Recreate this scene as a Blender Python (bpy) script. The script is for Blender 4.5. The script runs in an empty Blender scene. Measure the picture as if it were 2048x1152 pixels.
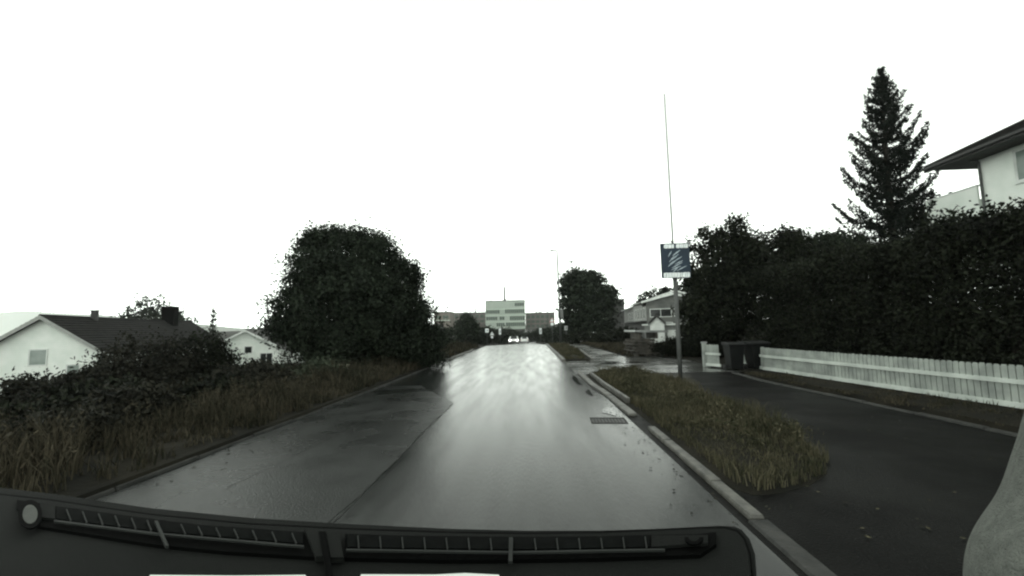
import bpy, math, random
import numpy as np
from mathutils import Vector, Matrix
R = math.radians
sc = bpy.context.scene
COL = sc.collection

# ---------------------------------------------------------------- camera
PITCH, ROLL, YAW, CZ, FPX = R(5.4), R(1.2), R(2.4), 1.45, 850.0
f_ = Vector((-math.sin(YAW)*math.cos(PITCH), math.cos(YAW)*math.cos(PITCH), math.sin(PITCH)))
r0 = Vector((math.cos(YAW), math.sin(YAW), 0)); u0 = r0.cross(f_)
r_ = r0*math.cos(ROLL)-u0*math.sin(ROLL); u_ = u0*math.cos(ROLL)+r0*math.sin(ROLL)
cam = bpy.data.cameras.new('camera'); co = bpy.data.objects.new('camera', cam); COL.objects.link(co)
m = Matrix((r_, u_, -f_)).transposed().to_4x4(); m.translation = Vector((0, 0, CZ)); co.matrix_world = m
cam.sensor_width = 36; cam.lens = 36*FPX/2048; cam.clip_start = .02; cam.clip_end = 8000
sc.camera = co
CAM = Vector((0, 0, CZ))
def at(x, y, Y):                       # a point of the place, from its bearing in the photo and its distance
    d = f_*FPX + r_*(x-1024) - u_*(y-576); return CAM + d*(Y/d.y)
def gp(x, y, z=0.0):
    d = f_*FPX + r_*(x-1024) - u_*(y-576); return CAM + d*((z-CZ)/d.z)

# ---------------------------------------------------------------- world, sun, exposure
w = bpy.data.worlds.new('World'); sc.world = w; w.use_nodes = True
nt = w.node_tree; nt.nodes.clear()
out = nt.nodes.new('ShaderNodeOutputWorld'); bg = nt.nodes.new('ShaderNodeBackground')
sky = nt.nodes.new('ShaderNodeTexSky'); sky.sky_type = 'NISHITA'; sky.sun_disc = False
SUN_EL, SUN_AZ = R(52), R(200)
sky.sun_elevation = SUN_EL; sky.sun_rotation = SUN_AZ
hs = nt.nodes.new('ShaderNodeHueSaturation'); hs.inputs['Saturation'].default_value = .15
mx = nt.nodes.new('ShaderNodeMix'); mx.data_type = 'RGBA'; mx.inputs[0].default_value = .93
mx.inputs['B'].default_value = (19.2, 20.6, 19.0, 1)
nt.links.new(sky.outputs[0], hs.inputs['Color']); nt.links.new(hs.outputs[0], mx.inputs['A'])
geo = nt.nodes.new('ShaderNodeTexCoord'); sx = nt.nodes.new('ShaderNodeSeparateXYZ'); nt.links.new(geo.outputs['Generated'], sx.inputs[0])
m1 = nt.nodes.new('ShaderNodeMath'); m1.operation = 'MULTIPLY'; m1.inputs[1].default_value = -1/.16; m1.use_clamp = False
mz = nt.nodes.new('ShaderNodeMath'); mz.operation = 'MAXIMUM'; mz.inputs[1].default_value = 0; nt.links.new(sx.outputs['Z'], mz.inputs[0]); nt.links.new(mz.outputs[0], m1.inputs[0])
m2 = nt.nodes.new('ShaderNodeMath'); m2.operation = 'EXPONENT'; nt.links.new(m1.outputs[0], m2.inputs[0])
mr = nt.nodes.new('ShaderNodeMath'); mr.operation = 'MULTIPLY_ADD'; mr.inputs[1].default_value = 1.5; mr.inputs[2].default_value = .44; nt.links.new(m2.outputs[0], mr.inputs[0])
ml = nt.nodes.new('ShaderNodeVectorMath'); ml.operation = 'SCALE'      # the overcast thins towards the horizon
nt.links.new(mx.outputs['Result'], ml.inputs[0]); nt.links.new(mr.outputs[0], ml.inputs['Scale']); nt.links.new(ml.outputs[0], bg.inputs[0]); bg.inputs[1].default_value = .12
nt.links.new(bg.outputs[0], out.inputs[0])
sl = bpy.data.lights.new('sun', 'SUN'); sl.energy = .5; sl.angle = R(25); sl.color = (1, .98, .94)
so = bpy.data.objects.new('sun', sl); COL.objects.link(so)
sd = Vector((math.sin(SUN_AZ)*math.cos(SUN_EL), math.cos(SUN_AZ)*math.cos(SUN_EL), math.sin(SUN_EL)))
so.rotation_euler = sd.to_track_quat('Z', 'Y').to_euler(); so.location = (0, 0, 40)
sc.view_settings.view_transform = 'Standard'; sc.view_settings.look = 'None'
sc.view_settings.exposure = 0; sc.view_settings.gamma = 1
sc.render.engine = 'CYCLES'
cy = sc.cycles; cy.max_bounces = 5; cy.diffuse_bounces = 2; cy.glossy_bounces = 3; cy.volume_bounces = 1
cy.transparent_max_bounces = 6; cy.sample_clamp_indirect = 4; cy.use_denoising = True
cy.filter_width = 2.2                     # the dashcam's picture is soft

# ---------------------------------------------------------------- materials
M = {}
def mat(name, col, rough=.7, col2=None, scale=6, detail=4, bump=0, bscale=None, spec=.5, metal=0, island=0, coat=0, rough2=None, rscale=2, coords='Object', ramp=(.35, .65), stretch=None):
    m = bpy.data.materials.new(name); m.use_nodes = True; n = m.node_tree; b = n.nodes['Principled BSDF']
    b.inputs['Base Color'].default_value = (*col, 1); b.inputs['Roughness'].default_value = rough
    b.inputs['Specular IOR Level'].default_value = spec; b.inputs['Metallic'].default_value = metal
    b.inputs['Coat Weight'].default_value = coat
    tc = n.nodes.new('ShaderNodeTexCoord'); src = tc.outputs[coords]
    if stretch:
        mp = n.nodes.new('ShaderNodeMapping'); mp.inputs['Scale'].default_value = stretch
        n.links.new(src, mp.inputs[0]); src = mp.outputs[0]
    def noise(s, d=detail):
        t = n.nodes.new('ShaderNodeTexNoise'); t.inputs['Scale'].default_value = s; t.inputs['Detail'].default_value = d
        n.links.new(src, t.inputs['Vector']); return t
    if col2:
        r = n.nodes.new('ShaderNodeValToRGB'); r.color_ramp.elements[0].color = (*col, 1); r.color_ramp.elements[1].color = (*col2, 1)
        r.color_ramp.elements[0].position, r.color_ramp.elements[1].position = ramp
        if island:
            g = n.nodes.new('ShaderNodeNewGeometry'); ad = n.nodes.new('ShaderNodeMath'); ad.operation = 'MULTIPLY_ADD'
            ad.inputs[1].default_value = island; t = noise(scale); sb = n.nodes.new('ShaderNodeMath'); sb.operation = 'MULTIPLY'
            sb.inputs[1].default_value = 1-island; n.links.new(t.outputs[0], sb.inputs[0])
            n.links.new(g.outputs['Random Per Island'], ad.inputs[0]); n.links.new(sb.outputs[0], ad.inputs[2])
            n.links.new(ad.outputs[0], r.inputs[0])
        else:
            n.links.new(noise(scale).outputs[0], r.inputs[0])
        n.links.new(r.outputs[0], b.inputs['Base Color'])
    if rough2 is not None:
        t = noise(rscale, 6); mr = n.nodes.new('ShaderNodeMapRange'); mr.inputs[1].default_value = .38; mr.inputs[2].default_value = .62
        mr.inputs[3].default_value = rough; mr.inputs[4].default_value = rough2
        n.links.new(t.outputs[0], mr.inputs[0]); n.links.new(mr.outputs[0], b.inputs['Roughness'])
    if bump:
        t = noise(bscale or scale*6, 5); bp = n.nodes.new('ShaderNodeBump'); bp.inputs['Strength'].default_value = bump
        bp.inputs['Distance'].default_value = .02
        n.links.new(t.outputs[0], bp.inputs['Height']); n.links.new(bp.outputs[0], b.inputs['Normal'])
    if name.startswith(('leaf', 'shrub', 'needle', 'grass', 'soil', 'bark')): b.inputs['Specular IOR Level'].default_value = .12
    M[name] = m; return m
mat('asphalt', (.006, .007, .0065), .15, (.020, .0225, .021), scale=2.2, detail=14, bump=.13, bscale=40, rough2=.225, rscale=1.6, stretch=(2.4, .26, 1), spec=.23, ramp=(.36, .64))
mat('driveway_sheen', (.045, .047, .044), .12, (.085, .088, .082), scale=.9, detail=9, bump=.08, bscale=60, rough2=.32, rscale=.6, spec=.5)  # paler colour stands in for sky reflected off the wet driveway
mat('patch_asphalt', (.007, .008, .0075), .20, (.016, .018, .0168), scale=1.6, detail=10, bump=.4, bscale=55, rough2=.40, rscale=.8, spec=.24)
mat('puddle', (.006, .007, .006), .10, spec=.3)
mat('old_asphalt', (.0018, .0018, .0016), .38, (.0065, .0065, .006), scale=1.1, detail=10, bump=.35, bscale=50, rough2=.55, rscale=.8, spec=.05)
mat('concrete', (.16, .165, .155), .5, (.28, .28, .26), scale=5, bump=.3)
mat('edging', (.018, .019, .018), .6, (.045, .045, .042), scale=5, bump=.3, spec=.2)
mat('kerbstone', (.035, .035, .031), .5, (.105, .103, .09), scale=7, bump=.35, rough2=.6)
mat('soil_grass', (.006, .006, .0045), .95, (.016, .0145, .010), scale=1.4, detail=8, bump=.5, bscale=14)
mat('field', (.03, .036, .02), .9, (.055, .055, .032), scale=.08, detail=8)
mat('grass_dry', (.011, .0125, .007), .8, (.070, .060, .041), scale=.9, island=.35, ramp=(.33, .75))
mat('grass_island', (.014, .018, .008), .8, (.105, .094, .060), scale=1.6, island=.35, ramp=(.3, .75))
mat('leaf', (.003, .0055, .0032), .7, (.028, .038, .024), scale=1.3, island=.38, ramp=(.32, .74))
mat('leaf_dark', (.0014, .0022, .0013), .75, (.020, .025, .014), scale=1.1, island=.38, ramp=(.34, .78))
mat('leaf_pale', (.02, .028, .017), .7, (.05, .06, .04), scale=.6, island=.6, ramp=(.2, .9))
mat('shrub', (.004, .005, .0036), .75, (.030, .029, .021), scale=1.1, island=.4, ramp=(.3, .78))
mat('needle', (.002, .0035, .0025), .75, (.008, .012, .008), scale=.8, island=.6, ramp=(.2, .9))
mat('bark', (.012, .011, .009), .95, (.03, .027, .022), scale=8, bump=.6)
mat('white_paint', (.50, .53, .50), .5, (.66, .69, .66), scale=1.6, bump=.05)
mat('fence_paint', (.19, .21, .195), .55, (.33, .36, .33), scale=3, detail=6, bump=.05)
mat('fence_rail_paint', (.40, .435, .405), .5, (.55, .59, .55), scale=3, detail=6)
mat('grey_board', (.14, .15, .14), .7, (.2, .21, .2), scale=2, bump=.1)
mat('dark_board', (.014, .014, .0135), .7, (.026, .026, .024), scale=2, bump=.1)
mat('brown_board', (.09, .075, .065), .7, (.14, .12, .10), scale=.4)
mat('roof_dark', (.002, .002, .002), .9, spec=.05)
mat('roof_tile', (.006, .006, .0058), .85, (.014, .0135, .0125), scale=2.5, bump=.3, spec=.15)
mat('roof_grey', (.06, .06, .058), .8, (.10, .10, .097), scale=1.5, bump=.2, spec=.2)
mat('barge', (.20, .21, .20), .6, (.27, .28, .26), scale=3)
mat('green_facade', (.27, .32, .275), .6, (.33, .375, .33), scale=.12)
mat('pale_band', (.42, .50, .42), .6)
mat('brick', (.07, .062, .055), .8, (.105, .094, .085), scale=.3)
mat('window_glass', (.008, .010, .010), .15, spec=.3)
mat('curtain_glass', (.13, .17, .15), .15, (.22, .26, .235), scale=1.2, spec=.4)
mat('green_glass', (.035, .055, .042), .3, spec=.25)
mat('steel', (.22, .23, .225), .4, (.34, .35, .34), scale=3, metal=.3)
mat('galvanised', (.04, .044, .042), .6, (.07, .074, .07), scale=4)
mat('cast_iron', (.006, .006, .006), .6, (.016, .016, .015), scale=9, spec=.2)
mat('bin_plastic', (.003, .0035, .0035), .6, (.006, .007, .007), scale=3, spec=.15)
mat('bin_lid', (.005, .006, .006), .5, spec=.2)
mat('rubber', (.012, .012, .012), .8)
mat('car_paint', (.80, .82, .80), .2, coat=.6)
mat('sign_blue', (.006, .016, .030), .5, (.010, .024, .042), scale=3, spec=.3)
mat('sign_white', (.66, .72, .72), .4, (.82, .86, .85), scale=14)
mat('sign_smear', (.22, .28, .32), .5, (.42, .48, .50), scale=20)
mat('sign_red', (.42, .06, .05), .4)
mat('sign_back', (.12, .125, .12), .5, (.16, .165, .16), scale=4)
mat('black', (.008, .008, .008), .5)
mat('timber', (.03, .028, .023), .8, (.085, .078, .065), scale=4, bump=.3)
mat('pale_wood', (.16, .155, .11), .7, (.25, .24, .18), scale=5)
mat('dash', (.0028, .0036, .0030), .9, (.0048, .0056, .0049), scale=4, detail=6, bump=.15, bscale=500, spec=.12)
mat('dash_fin', (.0075, .009, .008), .7, (.011, .013, .0115), scale=30, spec=.2)
mat('sensor', (.035, .038, .034), .7, (.05, .054, .048), scale=60, spec=.2)
mat('dash_recess_shade', (.0006, .0008, .0007), .9, spec=.04)  # near-black colour standing for the shade inside vent hollows and gaps
mat('dash_cell', (.001, .0015, .0013), .9, (.002, .0027, .0024), scale=40, spec=.05)
mat('trim_fabric', (.10, .108, .097), .95, (.22, .235, .21), scale=90, detail=8, bump=.8, bscale=420, ramp=(.2, .8))
mat('hill', (.05, .07, .05), .9, (.08, .10, .07), scale=.01)
mat('headlamp_lens', (.7, .7, .68), .1)
def emis(name, col, s):
    m = bpy.data.materials.new(name); m.use_nodes = True; b = m.node_tree.nodes['Principled BSDF']
    b.inputs['Base Color'].default_value = (*col, 1); b.inputs['Emission Color'].default_value = (*col, 1); b.inputs['Emission Strength'].default_value = s
    M[name] = m
emis('lit_lamp', (1, 1, .96), 5)
# horizontal siding: boards as a saw-tooth bump on a painted colour
def siding(name, c1, c2, pitch=.14, axis='Z'):
    m = mat(name, c1, .5, c2, scale=1.4); n = m.node_tree; b = n.nodes['Principled BSDF']
    tc = n.nodes.new('ShaderNodeTexCoord'); wv = n.nodes.new('ShaderNodeTexWave'); wv.wave_type = 'BANDS'; wv.bands_direction = axis
    wv.wave_profile = 'SAW'; wv.inputs['Scale'].default_value = math.pi*2/(20*pitch)
    n.links.new(tc.outputs['Object'], wv.inputs[0]); bp = n.nodes.new('ShaderNodeBump'); bp.inputs['Distance'].default_value = .022
    bp.inputs['Strength'].default_value = 1; n.links.new(wv.outputs[0], bp.inputs['Height']); n.links.new(bp.outputs[0], b.inputs['Normal'])
siding('white_siding', (.74, .80, .74), (.84, .88, .83))
siding('grey_siding', (.08, .085, .08), (.12, .125, .115), .16)

# ---------------------------------------------------------------- mesh helpers
def link(name, me, parent=None, loc=None):
    o = bpy.data.objects.new(name, me); COL.objects.link(o)
    if parent: o.parent = parent
    if loc: o.location = loc
    return o
def tag(o, label=None, cat=None, group=None, kind=None):
    if label: o['label'] = label
    if cat: o['category'] = cat
    if group: o['group'] = group
    if kind: o['kind'] = kind
    return o
def empty(name, loc=(0, 0, 0), rz=0, label=None, cat=None, group=None):
    o = bpy.data.objects.new(name, None); COL.objects.link(o); o.location = loc; o.rotation_euler = (0, 0, rz)
    return tag(o, label, cat, group)
class MB:
    def __init__(s): s.v = []; s.f = []
    def add(s, v, f):
        k = len(s.v); s.v += [tuple(p) for p in v]; s.f += [tuple(i+k for i in q) for q in f]; return s
    def box(s, a, b, M4=None):
        x0, y0, z0 = a; x1, y1, z1 = b
        v = [(x0, y0, z0), (x1, y0, z0), (x1, y1, z0), (x0, y1, z0), (x0, y0, z1), (x1, y0, z1), (x1, y1, z1), (x0, y1, z1)]
        if M4: v = [M4 @ Vector(p) for p in v]
        return s.add(v, [(0, 3, 2, 1), (4, 5, 6, 7), (0, 1, 5, 4), (1, 2, 6, 5), (2, 3, 7, 6), (3, 0, 4, 7)])
    def prism(s, poly, d):                # poly: planar 3D points, d: extrusion vector
        n = len(poly); d = Vector(d); v = [Vector(p) for p in poly]; v += [p+d for p in v]
        return s.add(v, [tuple(range(n-1, -1, -1)), tuple(range(n, 2*n))]+[(i, (i+1) % n, (i+1) % n+n, i+n) for i in range(n)])
    def tube(s, pts, rad, n=8, cap=True):
        pts = [Vector(p) for p in pts]; rad = rad if hasattr(rad, '__len__') else [rad]*len(pts); rings = []
        for i, p in enumerate(pts):
            t = (pts[min(i+1, len(pts)-1)]-pts[max(i-1, 0)]).normalized()
            a = t.orthogonal().normalized() if i == 0 else (a_prev - t*a_prev.dot(t)).normalized()
            a_prev = a; b = t.cross(a)
            rings.append([p+(a*math.cos(2*math.pi*k/n)+b*math.sin(2*math.pi*k/n))*rad[i] for k in range(n)])
        v = [p for r in rings for p in r]; f = []
        for i in range(len(pts)-1):
            for k in range(n): f.append((i*n+k, i*n+(k+1) % n, (i+1)*n+(k+1) % n, (i+1)*n+k))
        if cap: f += [tuple(range(n-1, -1, -1)), tuple(range((len(pts)-1)*n, len(pts)*n))]
        return s.add(v, f)
    def build(s, name, m, parent=None, smooth=False, bevel=0):
        me = bpy.data.meshes.new(name); me.from_pydata(s.v, [], s.f); me.update()
        me.materials.append(M[m]); 
        if smooth: me.polygons.foreach_set('use_smooth', [True]*len(me.polygons))
        o = link(name, me, parent)
        if bevel:
            bm = o.modifiers.new('bevel', 'BEVEL'); bm.width = bevel; bm.segments = 2; bm.limit_method = 'ANGLE'
        return o
def quads_mesh(name, V, m, parent=None, nv=4):
    n = len(V)//nv; me = bpy.data.meshes.new(name)
    me.vertices.add(len(V)); me.vertices.foreach_set('co', V.astype(np.float32).ravel())
    me.loops.add(len(V)); me.loops.foreach_set('vertex_index', np.arange(len(V), dtype=np.int32))
    me.polygons.add(n); me.polygons.foreach_set('loop_start', np.arange(0, len(V), nv, dtype=np.int32))
    me.update(calc_edges=True); me.validate(); me.materials.append(M[m])
    return link(name, me, parent)
def leaves(rng, C, size, asp=.5, up=.0):
    n = len(C); a = rng.normal(size=(n, 3)); a[:, 2] -= up; a /= np.linalg.norm(a, axis=1)[:, None]
    b = rng.normal(size=(n, 3)); b -= (b*a).sum(1)[:, None]*a; b /= np.linalg.norm(b, axis=1)[:, None]
    s = size*rng.uniform(.6, 1.35, (n, 1)); V = np.empty((n, 4, 3))
    V[:, 0] = C-a*s; V[:, 1] = C+b*s*asp; V[:, 2] = C+a*s; V[:, 3] = C-b*s*asp
    return V.reshape(-1, 3)
def clumps(rng, lobes, nclump, per, sig, shell=.5, flat=.75):
    lo = np.array(lobes, float); vol = lo[:, 3]*lo[:, 4]*lo[:, 5]; k = rng.choice(len(lo), nclump, p=(vol**.55)/(vol**.55).sum())
    d = rng.normal(size=(nclump, 3)); d /= np.linalg.norm(d, axis=1)[:, None]
    rr = np.where(rng.random(nclump) < shell, rng.uniform(.78, 1.12, nclump), rng.random(nclump)**.45)
    c = lo[k, :3]+d*rr[:, None]*lo[k, 3:]
    s = sig*rng.uniform(.6, 1.4, nclump)
    P = np.repeat(c, per, 0)+rng.normal(size=(nclump*per, 3))*np.repeat(s, per)[:, None]*np.array([1, 1, flat])
    return P
def p_road(y):                             # height of the road along its length
    K = [(-30, 0), (28, 0), (37, -.04), (50, -.50), (70, -1.2), (85, -1.75), (118, -2.7), (150, -3.2), (200, -2.0), (260, -.6), (330, .8), (600, 6), (2500, 14), (4000, 14)]
    return float(np.interp(y, [k[0] for k in K], [k[1] for k in K]))
def sstep(a, b, x): t = np.clip((x-a)/(b-a), 0, 1); return t*t*(3-2*t)
def ground_h(x, y):
    h = p_road(y)
    d = float(sstep(-7.5, -28, x)) if x < -7.5 else 0.0
    fade = 1-float(sstep(120, 260, y))
    h -= 2.7*d*fade + (0.25*float(sstep(-4.8, -9, x)) if x < -4.8 else 0)
    if x > 11: h += 1.4*float(sstep(11, 20, x))*fade*(1-float(sstep(40, 80, y)))
    return h
def enrich(lobes, rng):
    out = list(lobes)
    for l in lobes:
        r = min(l[3:]); k = 10
        for i in range(k):
            d = rng.normal(size=3); d /= np.linalg.norm(d); q = rng.uniform(.16, .34)
            out.append((l[0]+d[0]*l[3]*.95, l[1]+d[1]*l[4]*.95, l[2]+d[2]*l[5]*.95, l[3]*q, l[4]*q, l[5]*q))
    return out
def tree(name, x, y, lobes, nclump, per, sig, leaf, m, label, cat='tree', group=None, seed=1, trunk=.14, z=None, limbs=6, shell=.55, asp=.5, stems=None):
    z0 = ground_h(x, y) if z is None else z; rng = np.random.default_rng(seed)
    e = empty(name, (x, y, z0), 0, label, cat, group)
    P = clumps(rng, enrich(lobes, rng), nclump, per, sig, shell); P = P[P[:, 2] > .02]
    quads_mesh('crown', leaves(rng, P, leaf, asp), m, e)
    b = MB(); rnd = random.Random(seed); lo = max(lobes, key=lambda l: l[3]*l[4]*l[5]); top = max(l[2]+l[5]*.6 for l in lobes)
    for sx, sy in (stems or [(0, 0)]):
        pts = [(sx, sy, -.15), (sx*1.1+.03, sy, top*.25), (lo[0]*.4+sx*1.5, lo[1]*.4+sy, top*.55), (lo[0]*.7+sx*2, lo[1]*.7+sy*2, top*.9)]
        b.tube(pts, [trunk*1.25, trunk, trunk*.7, trunk*.15], 8)
        for i in range(limbs):
            l = rnd.choice(lobes); t = rnd.uniform(.25, .7); st = Vector((sx+pts[2][0]*t, sy+pts[2][1]*t, top*t))
            en = Vector((l[0]+rnd.uniform(-.7, .7)*l[3], l[1]+rnd.uniform(-.7, .7)*l[4], max(st.z+.2, l[2]+rnd.uniform(-.2, .6)*l[5])))
            mid = st.lerp(en, .5)+Vector((0, 0, .12*l[5])); b.tube([st, mid, en], [trunk*.45, trunk*.28, trunk*.07], 5)
    b.build('trunk', 'bark', e, True); return e

# ---------------------------------------------------------------- ground, road, paths
xs = sorted(set([-2500, -1200, -600, -300, -160, -100, -70, -50]+list(np.arange(-40, -9, 2.0))+list(np.arange(-9, -4.5, .5))+[-4.4, -4.1, -3.98, -3.9, 1.5, 1.6, 6.3, 6.4]+list(np.arange(6.8, 12, .7))+list(np.arange(12, 40, 2))+[50, 70, 100, 160, 300, 600, 1200, 2500]))
ys = sorted(set([-60, -30]+list(np.arange(-10, 40, 1.0))+list(np.arange(40, 160, 5))+list(np.arange(160, 340, 15))+[400, 500, 700, 1000, 1500, 2600, 3600]))
rg = random.Random(3); V = []; F = []
for y in ys:
    for x in xs:
        h = ground_h(x, y)
        edge = -3.95 if y < 31 else (-3.95-(y-31)*.5 if y < 36 else -3.95)
        if x <= -3.95: h += .07+(.05*rg.random() if x < -4.3 else 0)
        elif x <= 6.3: h -= .12
        else: h += .01+(.03*rg.random() if 6.4 < x else 0)
        V.append((x, y, h))
nx = len(xs)
for j in range(len(ys)-1):
    for i in range(nx-1): F.append((j*nx+i, j*nx+i+1, (j+1)*nx+i+1, (j+1)*nx+i))
g = MB(); g.v = V; g.f = F; tag(g.build('ground', 'soil_grass'), kind='structure')
def sheet(name, left, right, y0, y1, dz, m, step=1.0, edge_drop=.1):   # ribbon following the road's height
    b = MB(); yy = list(np.arange(y0, y1, step))+[y1]; nn = 9; v = []; f = []
    for y in yy:
        a, c = left(y), right(y)
        for k in range(nn): v.append((a+(c-a)*k/(nn-1), y, p_road(y)+dz))
    for j in range(len(yy)-1):
        for k in range(nn-1): f.append((j*nn+k, j*nn+k+1, (j+1)*nn+k+1, (j+1)*nn+k))
    return b.add(v, f).build(name, m)
tag(sheet('road', lambda y: -3.92 if y < 29 else -3.92-1.6*float(sstep(29, 35, y)), lambda y: 1.5-(.12 if y > 9 else 0), -8, 330, 0, 'asphalt'), kind='structure')
def rpath(y): return float(np.interp(y, [-8, 5, 8, 11, 13.2, 14, 18.5, 20, 40, 44], [6.2, 5.9, 5.85, 5.7, 5.9, 8.6, 8.2, 4.4, 4.3, 4.3]))
tag(sheet('footpath', lambda y: 1.5-(.12 if y > 9 else 0), rpath, -8, 13.4, -.004, 'old_asphalt', .5), kind='structure')
tag(sheet('driveway', lambda y: 1.38, rpath, 13.4, 44, -.004, 'driveway_sheen', .3), kind='structure')
tag(sheet('road_patch', lambda y: -3.9+.03*math.sin(y*3), lambda y: -1.56+.02*math.sin(y*1.7)+.01*math.sin(y*5.1)-.5*max(0, y-8.5), -6, 11.2, .004, 'patch_asphalt', .25), kind='structure')
def puddle(cx, cy, rx, ry, seed):
    rr = random.Random(seed); ph = [rr.uniform(0, 6) for _ in range(4)]; b = MB(); n = 40; v = []
    for i in range(n):
        a = 2*math.pi*i/n; k = 1+.22*math.sin(2*a+ph[0])+.16*math.sin(3*a+ph[1])+.12*math.sin(5*a+ph[2])+.07*math.sin(9*a+ph[3]); v.append((cx+rx*k*math.cos(a), cy+ry*k*math.sin(a), .007+p_road(cy)))
    b.add(v, [tuple(range(n))]); return tag(b.build('puddle', 'puddle'), kind='structure')
for i, q in enumerate([(1.3, 7.5, .12, .28), (1.25, 9.6, .05, .5), (1.2, 11.9, .07, .8), (3.6, 17.2, .7, .5)]): puddle(*q, i)
def slab(name, poly, z0, z1, m, kind='structure'):
    v = [(x, y, z0+p_road(y)) for x, y in poly]; b = MB(); b.prism(v, (0, 0, z1-z0)); return tag(b.build(name, m), kind=kind)
ISL = [(1.72, -4), (1.72, 8.0), (1.6, 10.5), (1.6, 13.2), (1.9, 14.0), (2.6, 14.2), (3.3, 13.9), (3.6, 12.6), (3.55, 9), (3.4, 6.5), (3.2, 5), (2.85, 4.2), (2.45, 3.75), (2.1, 3.6), (2.0, -4)]
ISL = [(1.74, 4.0), (1.74, 8.0), (1.62, 10.5), (1.62, 13.0), (1.9, 13.9), (2.6, 14.2), (3.3, 13.9), (3.6, 12.6), (3.55, 9), (3.46, 7.2), (3.38, 6.2), (3.28, 5.4), (3.1, 4.8), (2.8, 4.35), (2.45, 4.05), (2.1, 3.88), (1.85, 3.84)]
ISL2 = [(1.45, 18.6), (2.5, 18.4), (2.7, 20), (2.95, 27), (2.9, 37), (1.42, 38), (1.4, 28)]
def mound(name, poly, z1, inset=.16):
    n = len(poly); cx = sum(p[0] for p in poly)/n; v = []; b = MB(); ycs = [p[1] for p in poly]; ylo, yhi = min(ycs), max(ycs)
    pts = []
    for i in range(n):                    # resample the outline
        (x0, y0), (x1, y1) = poly[i], poly[(i+1) % n]; k = max(1, int(math.hypot(x1-x0, y1-y0)/.5))
        for j in range(k): pts.append((x0+(x1-x0)*j/k, y0+(y1-y0)*j/k))
    rr = random.Random(4); n = len(pts); cin = []
    for ins, z in ((-.03, -.06), (0, .0), (inset*.5, z1*.65), (inset, z1)):
        ring_ = []
        for i, (x, y) in enumerate(pts):
            a = Vector(pts[i-1]); c = Vector(pts[(i+1) % n]); d = (c-a).normalized(); nn_ = Vector((-d.y, d.x)); wob = rr.uniform(-.02, .02) if 0 < ins else 0
            q = Vector((x, y))+nn_*(ins+wob)*SIGN[0]; ring_.append((q.x, q.y, z+p_road(q.y)+(rr.uniform(-.01, .01) if ins > 0 else 0)))
        v += ring_
    f = [(r_i*n+i, r_i*n+(i+1) % n, (r_i+1)*n+(i+1) % n, (r_i+1)*n+i) for r_i in range(3) for i in range(n)]+[tuple(range(3*n, 4*n))]
    b.add(v, f); return tag(b.build(name, 'soil_grass'), kind='structure')
def area(p): return sum(p[i-1][0]*p[i][1]-p[i][0]*p[i-1][1] for i in range(len(p)))
SIGN = [1 if area(ISL) > 0 else -1]; mound('verge', ISL, .03, .25); SIGN = [1 if area(ISL2) > 0 else -1]; mound('verge', ISL2, .07, .1)
# crown of earth in the island so that the grass stands on a low mound
def crack(pts, wd_, dz=.0055):
    b = MB(); rr = random.Random(int(pts[0][1]*13)); P = []
    for (x0, y0), (x1, y1) in zip(pts, pts[1:]):
        k = max(2, int(math.hypot(x1-x0, y1-y0)/.12))
        for j in range(k): P.append((x0+(x1-x0)*j/k+rr.uniform(-.012, .012), y0+(y1-y0)*j/k))
    v = []
    for x, y in P: h = wd_*rr.uniform(.3, 1.2)/2; v += [(x-h, y, p_road(y)+dz), (x+h, y+.004, p_road(y)+dz)]
    b.add(v, [(2*i, 2*i+1, 2*i+3, 2*i+2) for i in range(len(P)-1)]); return tag(b.build('road_crack', 'cast_iron'), kind='structure')
crack([(-2.9, 4), (-2.75, 6), (-2.85, 9)], .008)
crack([(-1.54, 2.5), (-1.55, 6), (-1.57, 8.6)], .012); crack([(4.6, 4), (4.5, 7), (4.65, 10)], .014)
# kerbs, laid stone by stone
def kerb(pts, wdt, hgt, name='kerb', dz=0, stone=1.0, m='kerbstone'):
    b = MB(); P = [Vector((x, y, 0)) for x, y in pts]; rr = random.Random(int(pts[0][1]*7+5))
    for a, c in zip(P, P[1:]):
        L = (c-a).length; n = max(1, round(L/stone)); d = (c-a)/n; nrm = Vector((d.y, -d.x, 0)).normalized()*wdt/2
        for i in range(n):
            p, q = a+d*i+d.normalized()*.008, a+d*(i+1)-d.normalized()*.008; z = p_road((p.y+q.y)/2)+dz; t = hgt+rr.uniform(-.008, .008); sh = nrm.normalized()*rr.uniform(-.008, .008)
            ch = .02
            v = [p-nrm+sh, p+nrm+sh, q+nrm+sh, q-nrm+sh]
            lo = [Vector((k.x, k.y, z-.15)) for k in v]; mi = [Vector((k.x, k.y, z+t-ch)) for k in v]
            cc = sum(v, Vector())/4; hi = [Vector((cc.x+(k.x-cc.x)*(1-.16 if abs(k.x-cc.x) < wdt else 1), cc.y+(k.y-cc.y)*.985, z+t)) for k in v]
            b.add(lo+mi+hi, [(3, 2, 1, 0), (0, 1, 5, 4), (1, 2, 6, 5), (2, 3, 7, 6), (3, 0, 4, 7), (4, 5, 9, 8), (5, 6, 10, 9), (6, 7, 11, 10), (7, 4, 8, 11), (8, 9, 10, 11)])
    o = b.build(name, m); return tag(o, kind='structure')
kerb([(1.64, 3.35), (1.66, 6.2)], .105, .045, stone=.7)
kerb([(1.64, -3), (1.64, 3.35)], .15, .02, m='edging')
kerb([(1.62, 7.1), (1.6, 9), (1.5, 11), (1.5, 14)], .14, .035)
kerb([(1.80, 8.2), (1.74, 10.6), (1.76, 12.9)], .07, .10)
kerb([(1.38, 18.4), (1.36, 28), (1.36, 38)], .14, .09)
kerb([(2.62, 18.6), (2.98, 26), (3.0, 37)], .10, .085)
kerb([(-3.98, -3), (-3.95, 17)], .06, .03, m='edging')
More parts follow.
